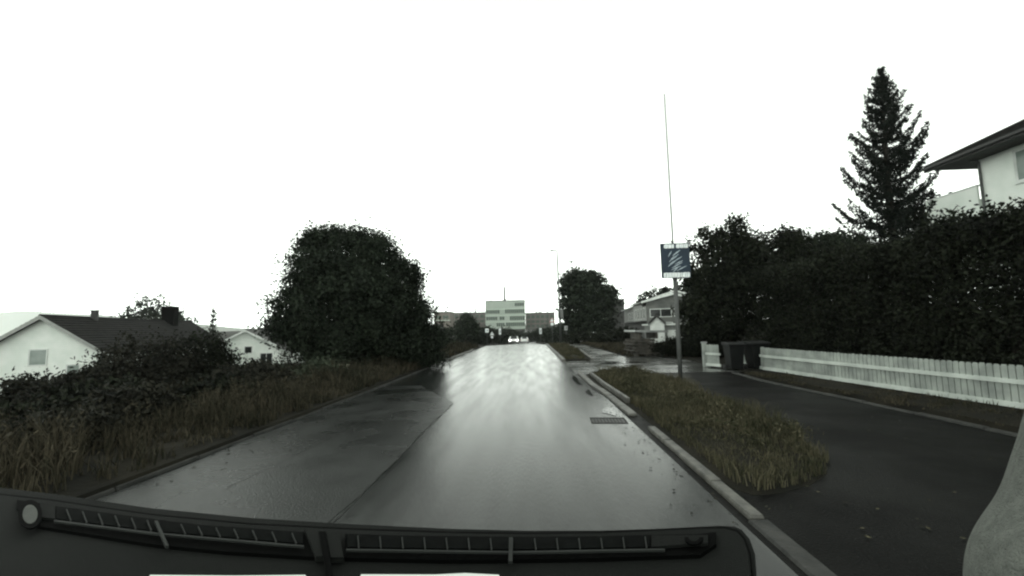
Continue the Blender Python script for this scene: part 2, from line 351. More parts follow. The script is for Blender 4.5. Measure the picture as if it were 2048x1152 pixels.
kerb([(-3.95, 17), (-3.95, 28)], .1, .085)
kerb([(-3.95, 28), (-4.1, 30), (-4.5, 32), (-5.2, 33.6), (-6.4, 34.6), (-8, 35)], .13, .1, stone=.5)
kerb([(6.25, -3), (5.98, 5), (5.92, 8), (5.8, 11), (5.98, 13.1)], .11, .02, m='edging')
# side street to the left beyond the bend, and hill far off
hp = []
for i in range(41):
    x = -5200+i*110; hp.append((x, 3000, 30+190*math.exp(-((x+4200)/1300)**2)+8*math.sin(i*.9)))
hb = MB(); v = []; f = []
for j in range(7):
    for i, (x, y, h) in enumerate(hp): v.append((x, y+j*60, -3+(h+3)*math.sin(j/6*math.pi/2)))
for j in range(6):
    for i in range(40): f.append((j*41+i, j*41+i+1, (j+1)*41+i+1, (j+1)*41+i))
tag(hb.add(v, f).build('hill', 'hill', None, True), kind='structure')

# ---------------------------------------------------------------- grass
def in_poly(P, poly):
    x, y = P[:, 0], P[:, 1]; r = np.zeros(len(P), bool); n = len(poly)
    for i in range(n):
        x0, y0 = poly[i]; x1, y1 = poly[(i+1) % n]
        c = ((y0 > y) != (y1 > y)); t = (x1-x0)*(y-y0)/((y1-y0) if y1 != y0 else 1e-9)+x0; r ^= c & (x < t)
    return r
def grass(name, poly, dens, h, m, seed, zfun, wd=.006, lean=.5, tuft=.7, label='grass'):
    rng = np.random.default_rng(seed); a = np.array(poly); lo, hi = a.min(0), a.max(0); area = (hi-lo).prod()
    nt_ = int(area*dens/14); T = rng.uniform(lo, hi, (nt_, 2)); T = T[in_poly(T, poly)]; n = len(T)*14
    P = np.repeat(T, 14, 0)+rng.normal(size=(n, 2))*.055; P = P[in_poly(P, poly)]; n = len(P)
    patch = .35+1.3*(.5+.25*np.sin(P[:, 0]*2.3+1+seed)+.25*np.sin(P[:, 1]*1.7+P[:, 0]))*(.75+.5*np.sin(P[:, 1]*4.1+P[:, 0]*3.3)**2)
    hh = h*patch*rng.uniform(.35, 1.25, n); z = np.array([zfun(x, y) for x, y in P])
    dist = np.maximum(1, P[:, 1]/7); W_ = wd*dist*rng.uniform(.7, 1.4, n)
    an = rng.uniform(0, 2*np.pi, n); la = rng.uniform(0, 2*np.pi, n); ll = hh*lean*rng.random(n)
    B = np.stack([P[:, 0], P[:, 1], z-.02], 1); s = np.stack([np.cos(an), np.sin(an), 0*an], 1)*W_[:, None]
    mid = B+np.stack([np.cos(la)*ll*.3, np.sin(la)*ll*.3, hh*.6], 1); tip = B+np.stack([np.cos(la)*ll, np.sin(la)*ll, hh], 1)
    V = np.empty((n, 8, 3)); V[:, 0] = B-s; V[:, 1] = B+s; V[:, 2] = mid+s*.8; V[:, 3] = mid-s*.8
    V[:, 4] = mid-s*.8; V[:, 5] = mid+s*.8; V[:, 6] = tip+s*.15; V[:, 7] = tip-s*.15
    o = quads_mesh(name, V.reshape(-1, 3), m); tag(o, label, 'grass', None, 'stuff'); return o
grass('grass', [(1.8, 3.5), (1.84, 13), (2.2, 13.9), (3.2, 13.8), (3.45, 12.5), (3.52, 9), (3.5, 7.2), (3.42, 6.2), (3.3, 5.4), (3.1, 4.75), (2.75, 4.3), (2.4, 4.05), (1.95, 3.88), (1.8, 3.9)], 1900, .16, 'grass_island', 11, lambda x, y: .03, .004, label='dry yellowish grass on the kerbed island beside the road')
grass('grass', [(1.5, 18.8), (2.4, 18.7), (2.85, 27), (2.8, 36), (1.5, 37)], 420, .12, 'grass_island', 12, lambda x, y: p_road(y)+.07, .005, label='short grass on the far strip between road and footpath')
grass('grass', [(-4.05, 3), (-4.05, 33), (-9, 33), (-14, 20), (-15, 3)], 560, .30, 'grass_dry', 13, lambda x, y: ground_h(x, y)+.07, .007, label='tall dry grass and weeds along the left road edge')
grass('grass', [(6.4, 2), (6.1, 13), (7.35, 13), (7.8, 2)], 500, .07, 'grass_dry', 14, lambda x, y: .02, .006, label='short dark grass strip below the white picket fence')
grass('grass', [(4.5, 20.5), (4.5, 40), (9, 40), (8.8, 20)], 200, .12, 'grass_dry', 15, lambda x, y: ground_h(x, y)+.02, .008, label='rough grass to the right of the far footpath')
rngw = np.random.default_rng(5)
def weeds(name, pts, h, m, label, seed):     # taller seeding stalks
    rng = np.random.default_rng(seed); C = []
    for (x, y) in pts:
        z = ground_h(x, y)+.05; n = 70; t = rng.random(n)
        C.append(np.stack([x+rng.normal(size=n)*.12*(1-.4*t), y+rng.normal(size=n)*.12, z+t*h*rng.uniform(.7, 1)], 1))
    o = quads_mesh(name, leaves(rng, np.concatenate(C), .028, .25, -1.2), m); tag(o, label, 'weeds', None, 'stuff')
weeds('weeds', [(rngw.uniform(-10, -4.4), rngw.uniform(4, 26)) for _ in range(420)], .6, 'grass_dry', 'seeding weeds standing in the left verge', 21)
weeds('weeds', [(rngw.uniform(2.0, 3.2), rngw.uniform(4.6, 13.4)) for _ in range(60)], .24, 'grass_island', 'seeding stalks in the island grass', 22)

def litter(name, n, x0, x1, y0, y1, sz, m, label, seed, near=None):
    rng = np.random.default_rng(seed); x = rng.uniform(x0, x1, n) if near is None else near+np.abs(rng.normal(size=n))*(x1-near)*.5*rng.choice([-1, 1], n); y = rng.uniform(y0, y1, n)
    z = np.array([p_road(v) for v in y])+.012; C = np.stack([x, y, z], 1); V = leaves(rng, C, sz, .6).reshape(-1, 4, 3); V[:, :, 2] = C[:, None, 2]+(V[:, :, 2]-C[:, None, 2])*.2
    o = quads_mesh(name, V.reshape(-1, 3), m); tag(o, label, 'leaf litter', None, 'stuff')
litter('leaf_litter', 420, 1.2, 1.9, 3.2, 14, .022, 'shrub', 'dark wet leaves and grit in the right gutter', 41, near=1.5)
litter('leaf_litter', 500, -4, -3.2, 3, 26, .028, 'shrub', 'dark wet leaves and soil along the left road edge', 42, near=-3.85)
litter('leaf_litter', 260, 1.8, 5.9, 3.0, 13, .02, 'grass_island', 'scattered pale leaves on the footpath', 43)
# ---------------------------------------------------------------- drain grate
e = empty('drain_grate', (1.16, 6.78, -.001), R(-3), 'small iron gutter grate beside the right kerb, half under water', 'drain')
b = MB(); b.box((-.27, -.2, -.02), (.27, -.17, .008)); b.box((-.27, .17, -.02), (.27, .2, .008)); b.box((-.27, -.17, -.02), (-.24, .17, .008)); b.box((.24, -.17, -.02), (.27, .17, .008)); b.build('frame', 'cast_iron', e)
b = MB()
for i in range(9): b.box((-.222+i*.05, -.17, -.015), (-.197+i*.05, .17, .006))
b.build('bars', 'cast_iron', e)
b = MB(); b.box((-.24, -.17, .0005), (.24, .17, .0015)); b.build('pit_shade', 'black', e)  # flat black plate, the hollow's shade painted in below the bars

# ---------------------------------------------------------------- trees and shrubs
tree('broadleaf_tree', -6.45, 15.2, [(0, 0, 2.9, 2.25, 1.9, 2.15), (-1.3, -.2, 2.15, 1.3, 1.3, 1.1), (1.25, 0, 2.2, 1.3, 1.4, 1.5), (1.85, .3, 1.5, 1.1, 1.2, 1.0), (-.55, 0, 4.05, 1.35, 1.2, 1.2), (.55, 0, 3.85, 1.1, 1.1, 1.1), (1.15, 0, 3.2, 1.1, 1.1, 1.0), (-1.2, 0, 3.3, 1.25, 1.2, 1.2), (-2.15, -.1, 1.7, .75, .9, .5), (0, -.4, 1.2, 1.8, 1.2, .9), (2.3, .9, 1.0, .9, 1, .8), (-.9, 0, 4.85, .5, .5, .45), (.25, 0, 4.75, .45, .5, .4)],
     1350, 95, .19, .058, 'leaf', 'big round dark broadleaf tree overhanging the left road edge', seed=4, trunk=.17, limbs=8, stems=[(0, 0), (.35, .1), (-.4, .15)])
def shrub(x, y, r, h, label, seed, m='shrub', n=160, leaf=.045, name='shrub', group='shrubs on the left bank', per=26, sig=.12, asp=.5):
    return tree(name, x, y, [(0, 0, h*.5, r, r*.9, h*.52), (r*.5, 0, h*.42, r*.65, r*.6, h*.42), (-r*.5, .1, h*.38, r*.7, r*.6, h*.4)], n, per, sig, leaf, m, label, 'shrub', group, seed, trunk=.03, limbs=5, stems=[(0, 0), (.12, .05), (-.1, .08)], asp=asp)
SH = [(-6.0, 5.2, .5, .45, 'low ragged bush nearest the camera in the left verge grass'), (-6.4, 6.6, .55, .6, 'ragged brown bush in the verge grass before the dark shrubs'), (-6.1, 8.2, .5, .55, 'small brown bush in the verge below the tiled roof'), (-6.6, 9.9, .7, .8, 'twiggy brown bush in the verge below the chimney'), (-5.9, 11.8, .5, .6, 'small bush in the verge before the pale hatch'), (-7.6, 7.4, .7, .75, 'bush between verge grass and shrub row at the left'), (-5.2, 19.5, .5, .6, 'small bush by the kerb just past the big round tree'), (-5.4, 23.0, .6, .7, 'low bush at the kerb left of the leaning sign'),
      (-12.2, 8.9, .55, .62, 'small dark bush before the left foot of the white gable wall'), (-11.3, 9.3, .45, 1.0, 'narrow dark bush before the centre of the white gable wall'), (-10.2, 9.2, .5, 1.05, 'dark bush before the right corner of the white gable wall'),
      (-9.2, 6.9, .8, .55, 'dark shrub nearest the left picture edge, in front of the white gable'),
      (-9.9, 9.6, .6, 1.0, 'dark leafy shrub in front of the right foot of the white gable'),
      (-9.8, 10.6, 1.1, 1.85, 'tall dark shrub before the middle of the long tiled roof'),
      (-9.6, 12.0, .9, 1.75, 'bushy dark shrub before the right end of the tiled roof'),
      (-8.4, 12.6, .7, .7, 'dark shrub below the far end of the tiled roof'),
      (-11.6, 12.6, 1.0, 1.5, 'dark shrub set back below the tiled roof'),
      (-8.6, 14.2, .6, .5, 'low pale shrub under the small white gable'),
      (-12.9, 9.0, .5, .75, 'low shrub at the far left below the white gable wall'),
      (-8.7, 17.5, 1.4, 2.2, 'dense shrub just behind the big round tree'),
      (-7.6, 20.5, 1.3, 1.5, 'round shrub right of the big tree behind the verge'),
      (-8.2, 24.5, 1.6, 1.9, 'broad shrub behind the leaning road sign'),
      (-8.0, 29.0, 1.5, 1.3, 'low shrub at the bend of the left kerb')]
for i, (x, y, r, h, l) in enumerate(SH): shrub(x, y, r, h, l, 30+i, 'leaf_pale' if 'pale' in l else ('leaf_dark' if i % 3 == 2 else 'shrub'), n=420)
# tree cluster at the right behind the bins
tree('garden_tree', 8.4, 18.5, [(0, 0, 3.2, 1.6, 1.5, 2.4), (-.7, 0, 4.0, .9, .9, 1.2), (.5, 0, 4.9, .75, .8, .95), (-.3, -.2, 2.0, 1.5, 1.2, 1.2)], 620, 40, .17, .08, 'leaf_dark', 'tall dark tree straight behind the wheelie bins', group='garden trees at the right', seed=51)
tree('garden_tree', 10.9, 19.5, [(0, 0, 3.2, 1.9, 1.5, 2.2), (.9, 0, 4.4, 1.1, 1, 1.0), (-1, 0, 4.3, .9, 1, .9)], 620, 40, .17, .08, 'leaf_dark', 'dark rounded tree between the bins tree and the tall spruce', group='garden trees at the right', seed=52)
tree('garden_tree', 13.4, 20.0, [(0, 0, 3.0, 1.9, 1.5, 2.0), (.5, 0, 4.2, 1.3, 1, .9)], 520, 40, .17, .08, 'leaf', 'greener low tree at the foot of the tall spruce', group='garden trees at the right', seed=53)
tree('garden_tree', 8.9, 22.6, [(0, 0, 1.6, 1.1, 1.1, 1.3), (.7, 0, 2.6, .9, .9, 1.1)], 300, 36, .15, .075, 'leaf_dark', 'small dark tree behind the blue sign post', group='garden trees at the right', seed=54)
tree('roadside_tree', 7.7, 58, [(0, 0, 6.0, 3.3, 3, 3.4), (-.9, 0, 8.4, 1.6, 1.5, 1.5), (.3, 0, 3.2, 3.0, 2.6, 2.2), (1.6, 0, 6.4, 2.0, 2, 2.2), (-1.4, 0, 4.6, 1.9, 2, 2.2)], 620, 30, .42, .24, 'leaf', 'lone round tree standing right of the far street lamp', seed=60, trunk=.3)
tree('backdrop_tree', 29, 96, [(0, 0, 7.0, 4.6, 4, 4.6), (4.2, 0, 8.2, 4.4, 3, 3.8), (8, 0, 8.4, 4.0, 3, 4)], 420, 26, .6, .34, 'leaf', 'tree crown rising behind the grey two-storey house', seed=61, trunk=.3)
tree('backdrop_tree', -60, 66, [(0, 0, 5.2, 3.8, 3, 3.3), (-2, 0, 4.6, 3, 3, 2.6), (2.6, 0, 4.2, 2.6, 2, 2.4)], 170, 22, .5, .26, 'leaf', 'thin leafy crown rising behind the chimney of the tiled roof', seed=62, trunk=.25, z=-1.2)
tree('hedge_tree', -9.4, 62, [(0, 0, 2.2, 1.6, 1.4, 2.0), (.2, 0, 3.5, .8, .8, 1.1)], 230, 26, .3, .17, 'leaf', 'small pointed dark tree left of the green office block', group='trees left of the crest', seed=63)
tree('hedge_tree', -13.0, 58, [(0, 0, 1.8, 2.4, 1.4, 1.7)], 230, 26, .3, .17, 'leaf', 'low wide tree at the right foot of the big round tree', group='trees left of the crest', seed=64)
tree('hedge_tree', -7.3, 66, [(0, 0, 1.4, 1.9, 1.4, 1.4)], 200, 26, .3, .17, 'leaf', 'low dark tree behind the white signs at the crest', group='trees left of the crest', seed=65)
tree('hedge_tree', -5.6, 88, [(0, 0, 1.3, 1.8, 1.6, 1.3)], 160, 26, .35, .22, 'leaf', 'low tree just left of the oncoming white car', group='trees left of the crest', seed=66)
tree('hedge_tree', -15.5, 42, [(0, 0, .9, 3.6, 1.4, 1.0), (4, -3, .8, 2.6, 1.2, .8)], 330, 26, .22, .12, 'shrub', 'long low bush behind the bend of the left kerb', 'shrub', group='trees left of the crest', seed=67)
for i, (x, y, r, h, l) in enumerate([(3.6, 105, 2.4, 3.4, 'dark bush right of the departing white car'), (6.2, 98, 2.4, 3.8, 'dark bush under the triangular warning sign'), (-1.5, 150, 5, 3.6, 'pale bush straight below the green office block'), (-9, 140, 5, 5, 'hazy bush at the left foot of the office block'), (8.5, 140, 6, 5.5, 'hazy tree behind the far right road signs')]):
    tree('distant_bush', x, y, [(0, 0, h*.5, r, r*.6, h*.5), (r*.5, 0, h*.4, r*.6, r*.5, h*.4)], 180, 22, .4, .26, 'leaf', l, 'shrub', 'bushes beyond the crest', 70+i, trunk=.1)
for i, (x, y, r, h, l) in enumerate([(5.6, 44, 1.8, 1.25, 'low dark bush under the lone round tree'), (8.3, 42, 1.9, 1.3, 'dark rounded bush right of the lone round tree'), (8.0, 37, 1.1, 1.3, 'bush left of the stacked timber'), (6.9, 20.2, 1.0, .8, 'black-green bush at the foot of the sign post view'), (8.1, 19.6, 1.0, .9, 'dark low bush left of the short fence piece')]):
    shrub(x, y, r, h, l, 80+i, 'leaf_dark', n=200, leaf=.1 if y > 30 else .06, group='low bushes along the far footpath')
# hedge behind the fence
def hedge(name, x0, y0, x1, y1, wd, h, label, seed, n):
    rng = np.random.default_rng(seed); L = math.hypot(x1-x0, y1-y0); e = empty(name, (x0, y0, 0), math.atan2(y1-y0, x1-x0), label, 'hedge')
    nc = int(n/44); c = np.stack([rng.uniform(-.3, L+.3, nc), rng.uniform(-wd/2, wd/2, nc), rng.uniform(.05, h, nc)], 1)
    s = rng.random(nc); side = s < .42; c[side, 1] = -wd/2*0+np.where(rng.random(side.sum()) < .7, wd/2, -wd/2)+rng.normal(size=side.sum())*.1
    tp = s > .74; c[tp, 2] = h+.12*np.sin(c[tp, 0]*1.7)+.1*np.sin(c[tp, 0]*4.1)+rng.normal(size=tp.sum())*.09
    P = np.repeat(c, 44, 0)+rng.normal(size=(nc*44, 3))*.13; P = P[P[:, 2] > 0]
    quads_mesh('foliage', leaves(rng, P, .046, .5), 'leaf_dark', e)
    b = MB(); k = int(L/1.2)
    for i in range(k): b.tube([(i*1.2+.3, 0, -.1), (i*1.2+.35, .05, h*.5), (i*1.2+.3, -.1, h*.9)], [.05, .04, .01], 6)
    b.build('stems', 'bark', e); return e
hedge('hedge', 9.3, 17.2, 8.9, 1.5, 1.3, 3.12, 'high near-black hedge behind the white picket fence', 90, 270000)

# ---------------------------------------------------------------- spruce
def spruce(x, y, H, rad, label, seed, n_wh, zb, per, needle, name='spruce_tree', power=.9, lean=0, m='needle', group=None):
    z0 = ground_h(x, y); e = empty(name, (x, y, z0), 0, label, 'tree', group); rnd = random.Random(seed); rng = np.random.default_rng(seed)
    b = MB(); b.tube([(0, 0, -.2), (0, 0, H*.5), (lean, 0, H*.97)], [H*.018, H*.011, .015], 8); b.build('trunk', 'bark', e)
    br = MB(); C = []
    for i in range(n_wh):
        t = i/(n_wh-1); z = zb+(H*.975-zb)*t; rr = rad*((1-t)**power)*1.0+.10
        nb = 7
        for k in range(nb):
            if rnd.random() < .10 and t < .8: continue
            a = 2*math.pi*k/nb+rnd.uniform(-.4, .4)+i*.7; L = rr*rnd.uniform(.62, 1.18); dx, dy = math.cos(a), math.sin(a); zz = z+rnd.uniform(-.12, .12)
            up = .05+.45*t
            pts = [Vector((lean*t+dx*L*s, dy*L*s, zz+L*(up*s-.40*s*(1-s)*1.6+.34*s*s*s))) for s in (0, .25, .5, .75, 1)]
            br.tube(pts, [.028, .02, .014, .01, .004], 4, False)
            nn = int(per*L/rad)+8; s = rng.random(nn)**.75; q = np.array([p[:] for p in pts]); P = np.stack([np.interp(s, [0, .25, .5, .75, 1], q[:, j]) for j in range(3)], 1)
            wdt = .15*L*(1.05-s)+.05
            off = rng.normal(size=nn)*wdt; P[:, 0] += -dy*off; P[:, 1] += dx*off; P[:, 2] += -np.abs(rng.normal(size=nn))*.10-.02; C.append(P)
    br.build('branches', 'bark', e)
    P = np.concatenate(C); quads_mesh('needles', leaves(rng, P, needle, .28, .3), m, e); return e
spruce(17.6, 21.0, 13.1, 2.75, 'tall dark spruce rising beside the white house at the right', 7, 32, .6, 310, .11, power=.76, lean=.25)
spruce(-31.5, 41, 7.2, .9, 'thin top of a young spruce beside the end of the tiled roof', 9, 10, 2.5, 16, .13, name='young_spruce', m='leaf')

# ---------------------------------------------------------------- picket fence
def fence_run(P0, P1, label, posts_every=2.4, h=.71, group=None):
    a, c = Vector((*P0, 0)), Vector((*P1, 0)); L = (c-a).length; e = empty('picket_fence', a, math.atan2(c.y-a.y, c.x-a.x), label, 'fence', group)
    b = MB(); n = int(L/.102)
    for i in range(n):
        x = .03+i*.102; j = rg.uniform(-.006, .006)
        b.prism([(x, -.012, .06), (x+.088, -.012, .06), (x+.088, -.012, h-.03+j), (x+.07, -.012, h+j), (x+.018, -.012, h+j), (x, -.012, h-.03+j)], (0, .02, 0))
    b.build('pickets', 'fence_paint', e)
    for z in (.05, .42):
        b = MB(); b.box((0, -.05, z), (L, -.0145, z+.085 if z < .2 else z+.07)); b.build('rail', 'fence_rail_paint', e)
    k = int(L/posts_every)
    for i in range(k+1): b = MB(); x = i*posts_every; b.box((x, .0105, -.3), (x+.07, .08, h-.02)); b.build('post', 'fence_paint', e)
    return e
# rails face the road: run from far to near puts local -y towards the road
fence_run((7.0, 13.3), (7.95, 3.0), 'long white picket fence with bright rails in front of the dark hedge')
fence_run((5.95, 14.9), (6.2, 14.35), 'short piece of white picket fence left of the wheelie bins', 1.0, .76)
fence_run((7.15, 15.0), (7.02, 13.4), 'white picket return at the far end of the long fence, beside the bins', 1.5, .74)
e = empty('gate_post', (5.93, 15.0, 0), 0, 'white post with grey cap left of the wheelie bins', 'post')
b = MB(); b.box((-.06, -.06, -.2), (.06, .06, .80)); b.build('post', 'fence_paint', e); b = MB(); b.box((-.08, -.08, .80), (.08, .08, .85)); b.build('cap', 'steel', e)
# ---------------------------------------------------------------- wheelie bins
def make_bin():
    e = empty('wheelie_bin'); b = MB()
    lo = [(-.2, -.22, .06), (.2, -.22, .06), (.2, .2, .06), (-.2, .2, .06)]; hi = [(-.26, -.3, .88), (.26, -.3, .88), (.26, .3, .88), (-.26, .3, .88)]
    b.add(lo+hi, [(3, 2, 1, 0), (0, 1, 5, 4), (1, 2, 6, 5), (2, 3, 7, 6), (3, 0, 4, 7), (4, 5, 6, 7)]); b.box((-.29, -.33, .85), (.29, .32, .885)); b.build('body', 'bin_plastic', e, bevel=.015)
    b = MB(); b.prism([(-.29, -.35, .888), (-.29, .33, .888), (-.29, .33, .95), (-.29, .1, .97), (-.29, -.3, .93)], (.58, 0, 0)); b.build('lid', 'bin_lid', e, bevel=.012)
    b = MB(); b.tube([(-.24, .37, .92), (.24, .37, .92)], .015); b.build('handle', 'bin_plastic', e)
    for s in (-1, 1): b = MB(); b.tube([(s*.24, .2, .1), (s*.29, .2, .1)], .1, 14); b.build('wheel', 'rubber', e)
    return e
b0 = make_bin(); b0.location = (6.36, 13.8, 0); b0.scale = (.86, 1, .9); b0.rotation_euler.z = R(-4); tag(b0, 'black wheelie bin on the left, beside the short fence piece', 'bin', 'wheelie bins')
def copy_tree(o, parent=None):
    c = o.copy(); COL.objects.link(c); c.parent = parent
    for ch in list(o.children): copy_tree(ch, c)
    return c
for (x, y, l, s) in [(7.02, 13.75, 'black wheelie bin on the right, by the corner of the long fence', .92)]:
    c = copy_tree(b0); c.location = (x, y, 0); c.rotation_euler.z = R(3); c.scale = (1.05, 1, s); c['label'] = l

# ---------------------------------------------------------------- sign post with blue panel
P = gp(1362, 768); e = empty('sign_post', (P.x, P.y, .02), 0, 'grey post with a square blue and white notice and a very thin mast on top', 'sign')
lean = -.02*0
b = MB(); b.tube([(0, 0, -.2), (0, 0, 2.55)], .052, 12); b.build('pole', 'galvanised', e, True)
b = MB(); b.tube([(0, 0, 2.55), (0, 0, 2.62)], .06, 12); b.tube([(0, 0, 2.62), (0, 0, 7.45)], [.021, .010], 8); b.build('mast', 'galvanised', e, True)
zc, hw, hh = 3.03, .36, .44
b = MB(); b.box((-hw+.01, -.085, zc-hh), (hw+.01, -.065, zc+hh)); sp = b.build('sign_panel', 'sign_blue', e, bevel=.006)
b = MB()
def strip(b, pts, y=-.0885): b.prism([(x+.01, y, zc+z) for x, z in pts], (0, .003, 0))
rs = random.Random(8)
def blob_row(b, x0, x1, z, hgt):            # smeared lettering
    x = x0
    while x < x1:
        wd_ = rs.uniform(.03, .075); a = rs.uniform(-.012, .012); strip(b, [(x, z-hgt/2+a), (x+wd_, z-hgt/2-a*.5), (x+wd_+.006, z+hgt/2+a), (x+.006, z+hgt/2-a)]); x += wd_+rs.uniform(.004, .012)
blob_row(b, -.27, -.02, .365, .10); blob_row(b, .03, .30, .365, .10)
b.build('lettering', 'sign_white', sp); b = MB(); blob_row(b, -.31, -.08, -.365, .12); blob_row(b, -.05, .33, -.365, .12)
b.build('lettering', 'sign_white', sp)
b = MB()
for (x, z, L_, a, t) in [(-.13, .17, .17, 58, .022), (.03, .19, .24, 36, .03), (.0, .09, .22, 40, .024), (-.09, .04, .2, 48, .02), (.05, .03, .26, 30, .022), (-.06, -.05, .30, 38, .024), (.08, -.05, .22, 25, .02), (-.12, -.08, .2, 45, .02), (.03, -.12, .30, 28, .024), (.0, -.19, .26, 22, .02), (.14, -.2, .28, 26, .022), (-.02, -.24, .16, 40, .02)]:
    c_, s_ = math.cos(R(a)), math.sin(R(a)); dx, dz = c_*L_/2, s_*L_/2; nx_, nz_ = -s_*t/2, c_*t/2
    strip(b, [(x-dx-nx_*.4, z-dz-nz_*.4), (x-nx_*.9+.004, z-nz_*.9), (x+dx-nx_*.4, z+dz-nz_*.4), (x+dx+nx_*.4, z+dz+nz_*.4), (x+nx_, z+nz_+.006), (x-dx+nx_*.3, z-dz+nz_*.3)], -.0885-.0004*len(b.f)/8)
b.build('emblem', 'sign_smear', sp)
b = MB(); b.box((-.05, -.064, zc+.2), (.05, .02, zc+.24)); b.build('bracket', 'galvanised', e); b = MB(); b.box((-.05, -.064, zc-.24), (.05, .02, zc-.2)); b.build('bracket', 'galvanised', e)
b = MB(); b.tube([(-.03, -.075, zc+hh), (-.07, -.06, zc+hh+.05), (-.02, -.03, zc+hh+.075), (0, 0, zc+hh+.06)], .014, 6); b.build('clamp', 'dark_board', e)

# ---------------------------------------------------------------- small road signs
def road_sign(x, y, zc, kind, label, w_=.5, h_=.5, face='sign_white', mark='black', leanx=0, pole_top=None, group='small road signs at the crest'):
    z0 = ground_h(x, y)+.02; e = empty('road_sign', (x, y, z0), 0, label, 'road sign', group); z = zc-z0
    b = MB(); b.tube([(0, 0, -.2), (leanx, 0, (pole_top or z+h_*.45))], .03, 8); b.build('pole', 'galvanised', e, True)
    if kind == 'tri':
        T = lambda s, y_: [(leanx-s/2, y_, z-s*.40), (leanx+s/2, y_, z-s*.40), (leanx, y_, z+s*.47)]
        b = MB(); b.prism(T(w_, -.05), (0, .012, 0)); p = b.build('sign_panel', 'sign_red' if face != 'sign_back' else face, e)
        b = MB(); b.prism(T(w_*.76, -.053), (0, .002, 0)); b.build('sign_face', 'sign_white', p)
        b = MB(); b.box((leanx-.02, -.056, z-.1), (leanx+.02, -.054, z+.1)); b.build('symbol', mark, p)
        b = MB(); b.box((leanx-.16, -.05, z-w_*.40-.38), (leanx+.16, -.038, z-w_*.40-.05)); b.build('lower_plate', 'sign_white', e)
    else:
        b = MB(); b.box((leanx-w_/2, -.05, z-h_/2), (leanx+w_/2, -.038, z+h_/2)); p = b.build('sign_panel', face, e, bevel=.004)
        if mark:
            b = MB(); b.box((leanx-w_*.2, -.053, z-h_*.22), (leanx+w_*.18, -.0505, z-h_*.12)); b.box((leanx-w_*.05, -.053, z-h_*.1), (leanx+w_*.2, -.0505, z+h_*.2)); b.build('symbol', mark, p)
    return e
p = at(883, 655, 29); road_sign(p.x, p.y, p.z, 'sq', 'grey-backed square sign on a leaning pole in the left verge', .5, .5, 'sign_back', None, leanx=-.12)
p = at(974, 661, 60); road_sign(p.x, p.y, p.z, 'sq', 'small square white sign at the left of the crest', .48, .55)
p = at(984, 667, 62); road_sign(p.x, p.y, p.z, 'tri', 'low triangular sign between the square and the tall narrow white signs', .75, face='sign_back')
p = at(1000, 663, 62); road_sign(p.x, p.y, p.z, 'col', 'tall narrow white marker left of the oncoming car', .32, .9)
p = at(1081, 662, 62); road_sign(p.x, p.y, p.z, 'col', 'tall narrow white marker right of the departing car', .34, .85)
p = at(1104, 640, 50); road_sign(p.x, p.y, p.z, 'tri', 'triangular warning sign with a white plate below, right of the road', .62)
p = at(1132, 656, 50); road_sign(p.x, p.y, p.z, 'sq', 'small square sign in front of the lone round tree', .38, .5, 'steel')
p = at(1121, 627, 51); road_sign(p.x, p.y, p.z, 'sq', 'large grey sign back mounted high beside the street lamp', .62, 1.0, 'sign_back', None)
def street_lamp(x, y, zt, arm, label):
    z0 = ground_h(x, y); e = empty('street_lamp', (x, y, z0), 0, label, 'street lamp', 'street lamps'); h = zt-z0
    b = MB(); b.tube([(0, 0, -.3), (-.05, 0, h*.5), (-.12, 0, h-.15)], [.12, .09, .065], 10); b.build('pole', 'galvanised', e, True)
    b = MB(); b.tube([(-.12, 0, h-.2), (-.15, 0, h-.02), (-.12-arm*.6, 0, h)], [.065, .06, .06], 8); b.build('arm', 'galvanised', e, True)
    b = MB(); b.prism([(-.12-arm*.55, -.12, h+.04), (-.12-arm*.55, -.12, h-.06), (-.12-arm*1.15, -.10, h-.07), (-.12-arm*1.2, -.1, h-.02), (-.12-arm, -.1, h+.06)], (0, .24, 0)); b.build('lamp_head', 'galvanised', e)
p = at(1116, 501, 50); street_lamp(p.x, p.y, p.z, .75, 'nearest tall street lamp with a short arm, left of the lone round tree')
p = at(1094, 571, 108); street_lamp(p.x, p.y, p.z, 1.1, 'farther street lamp seen past the crest')

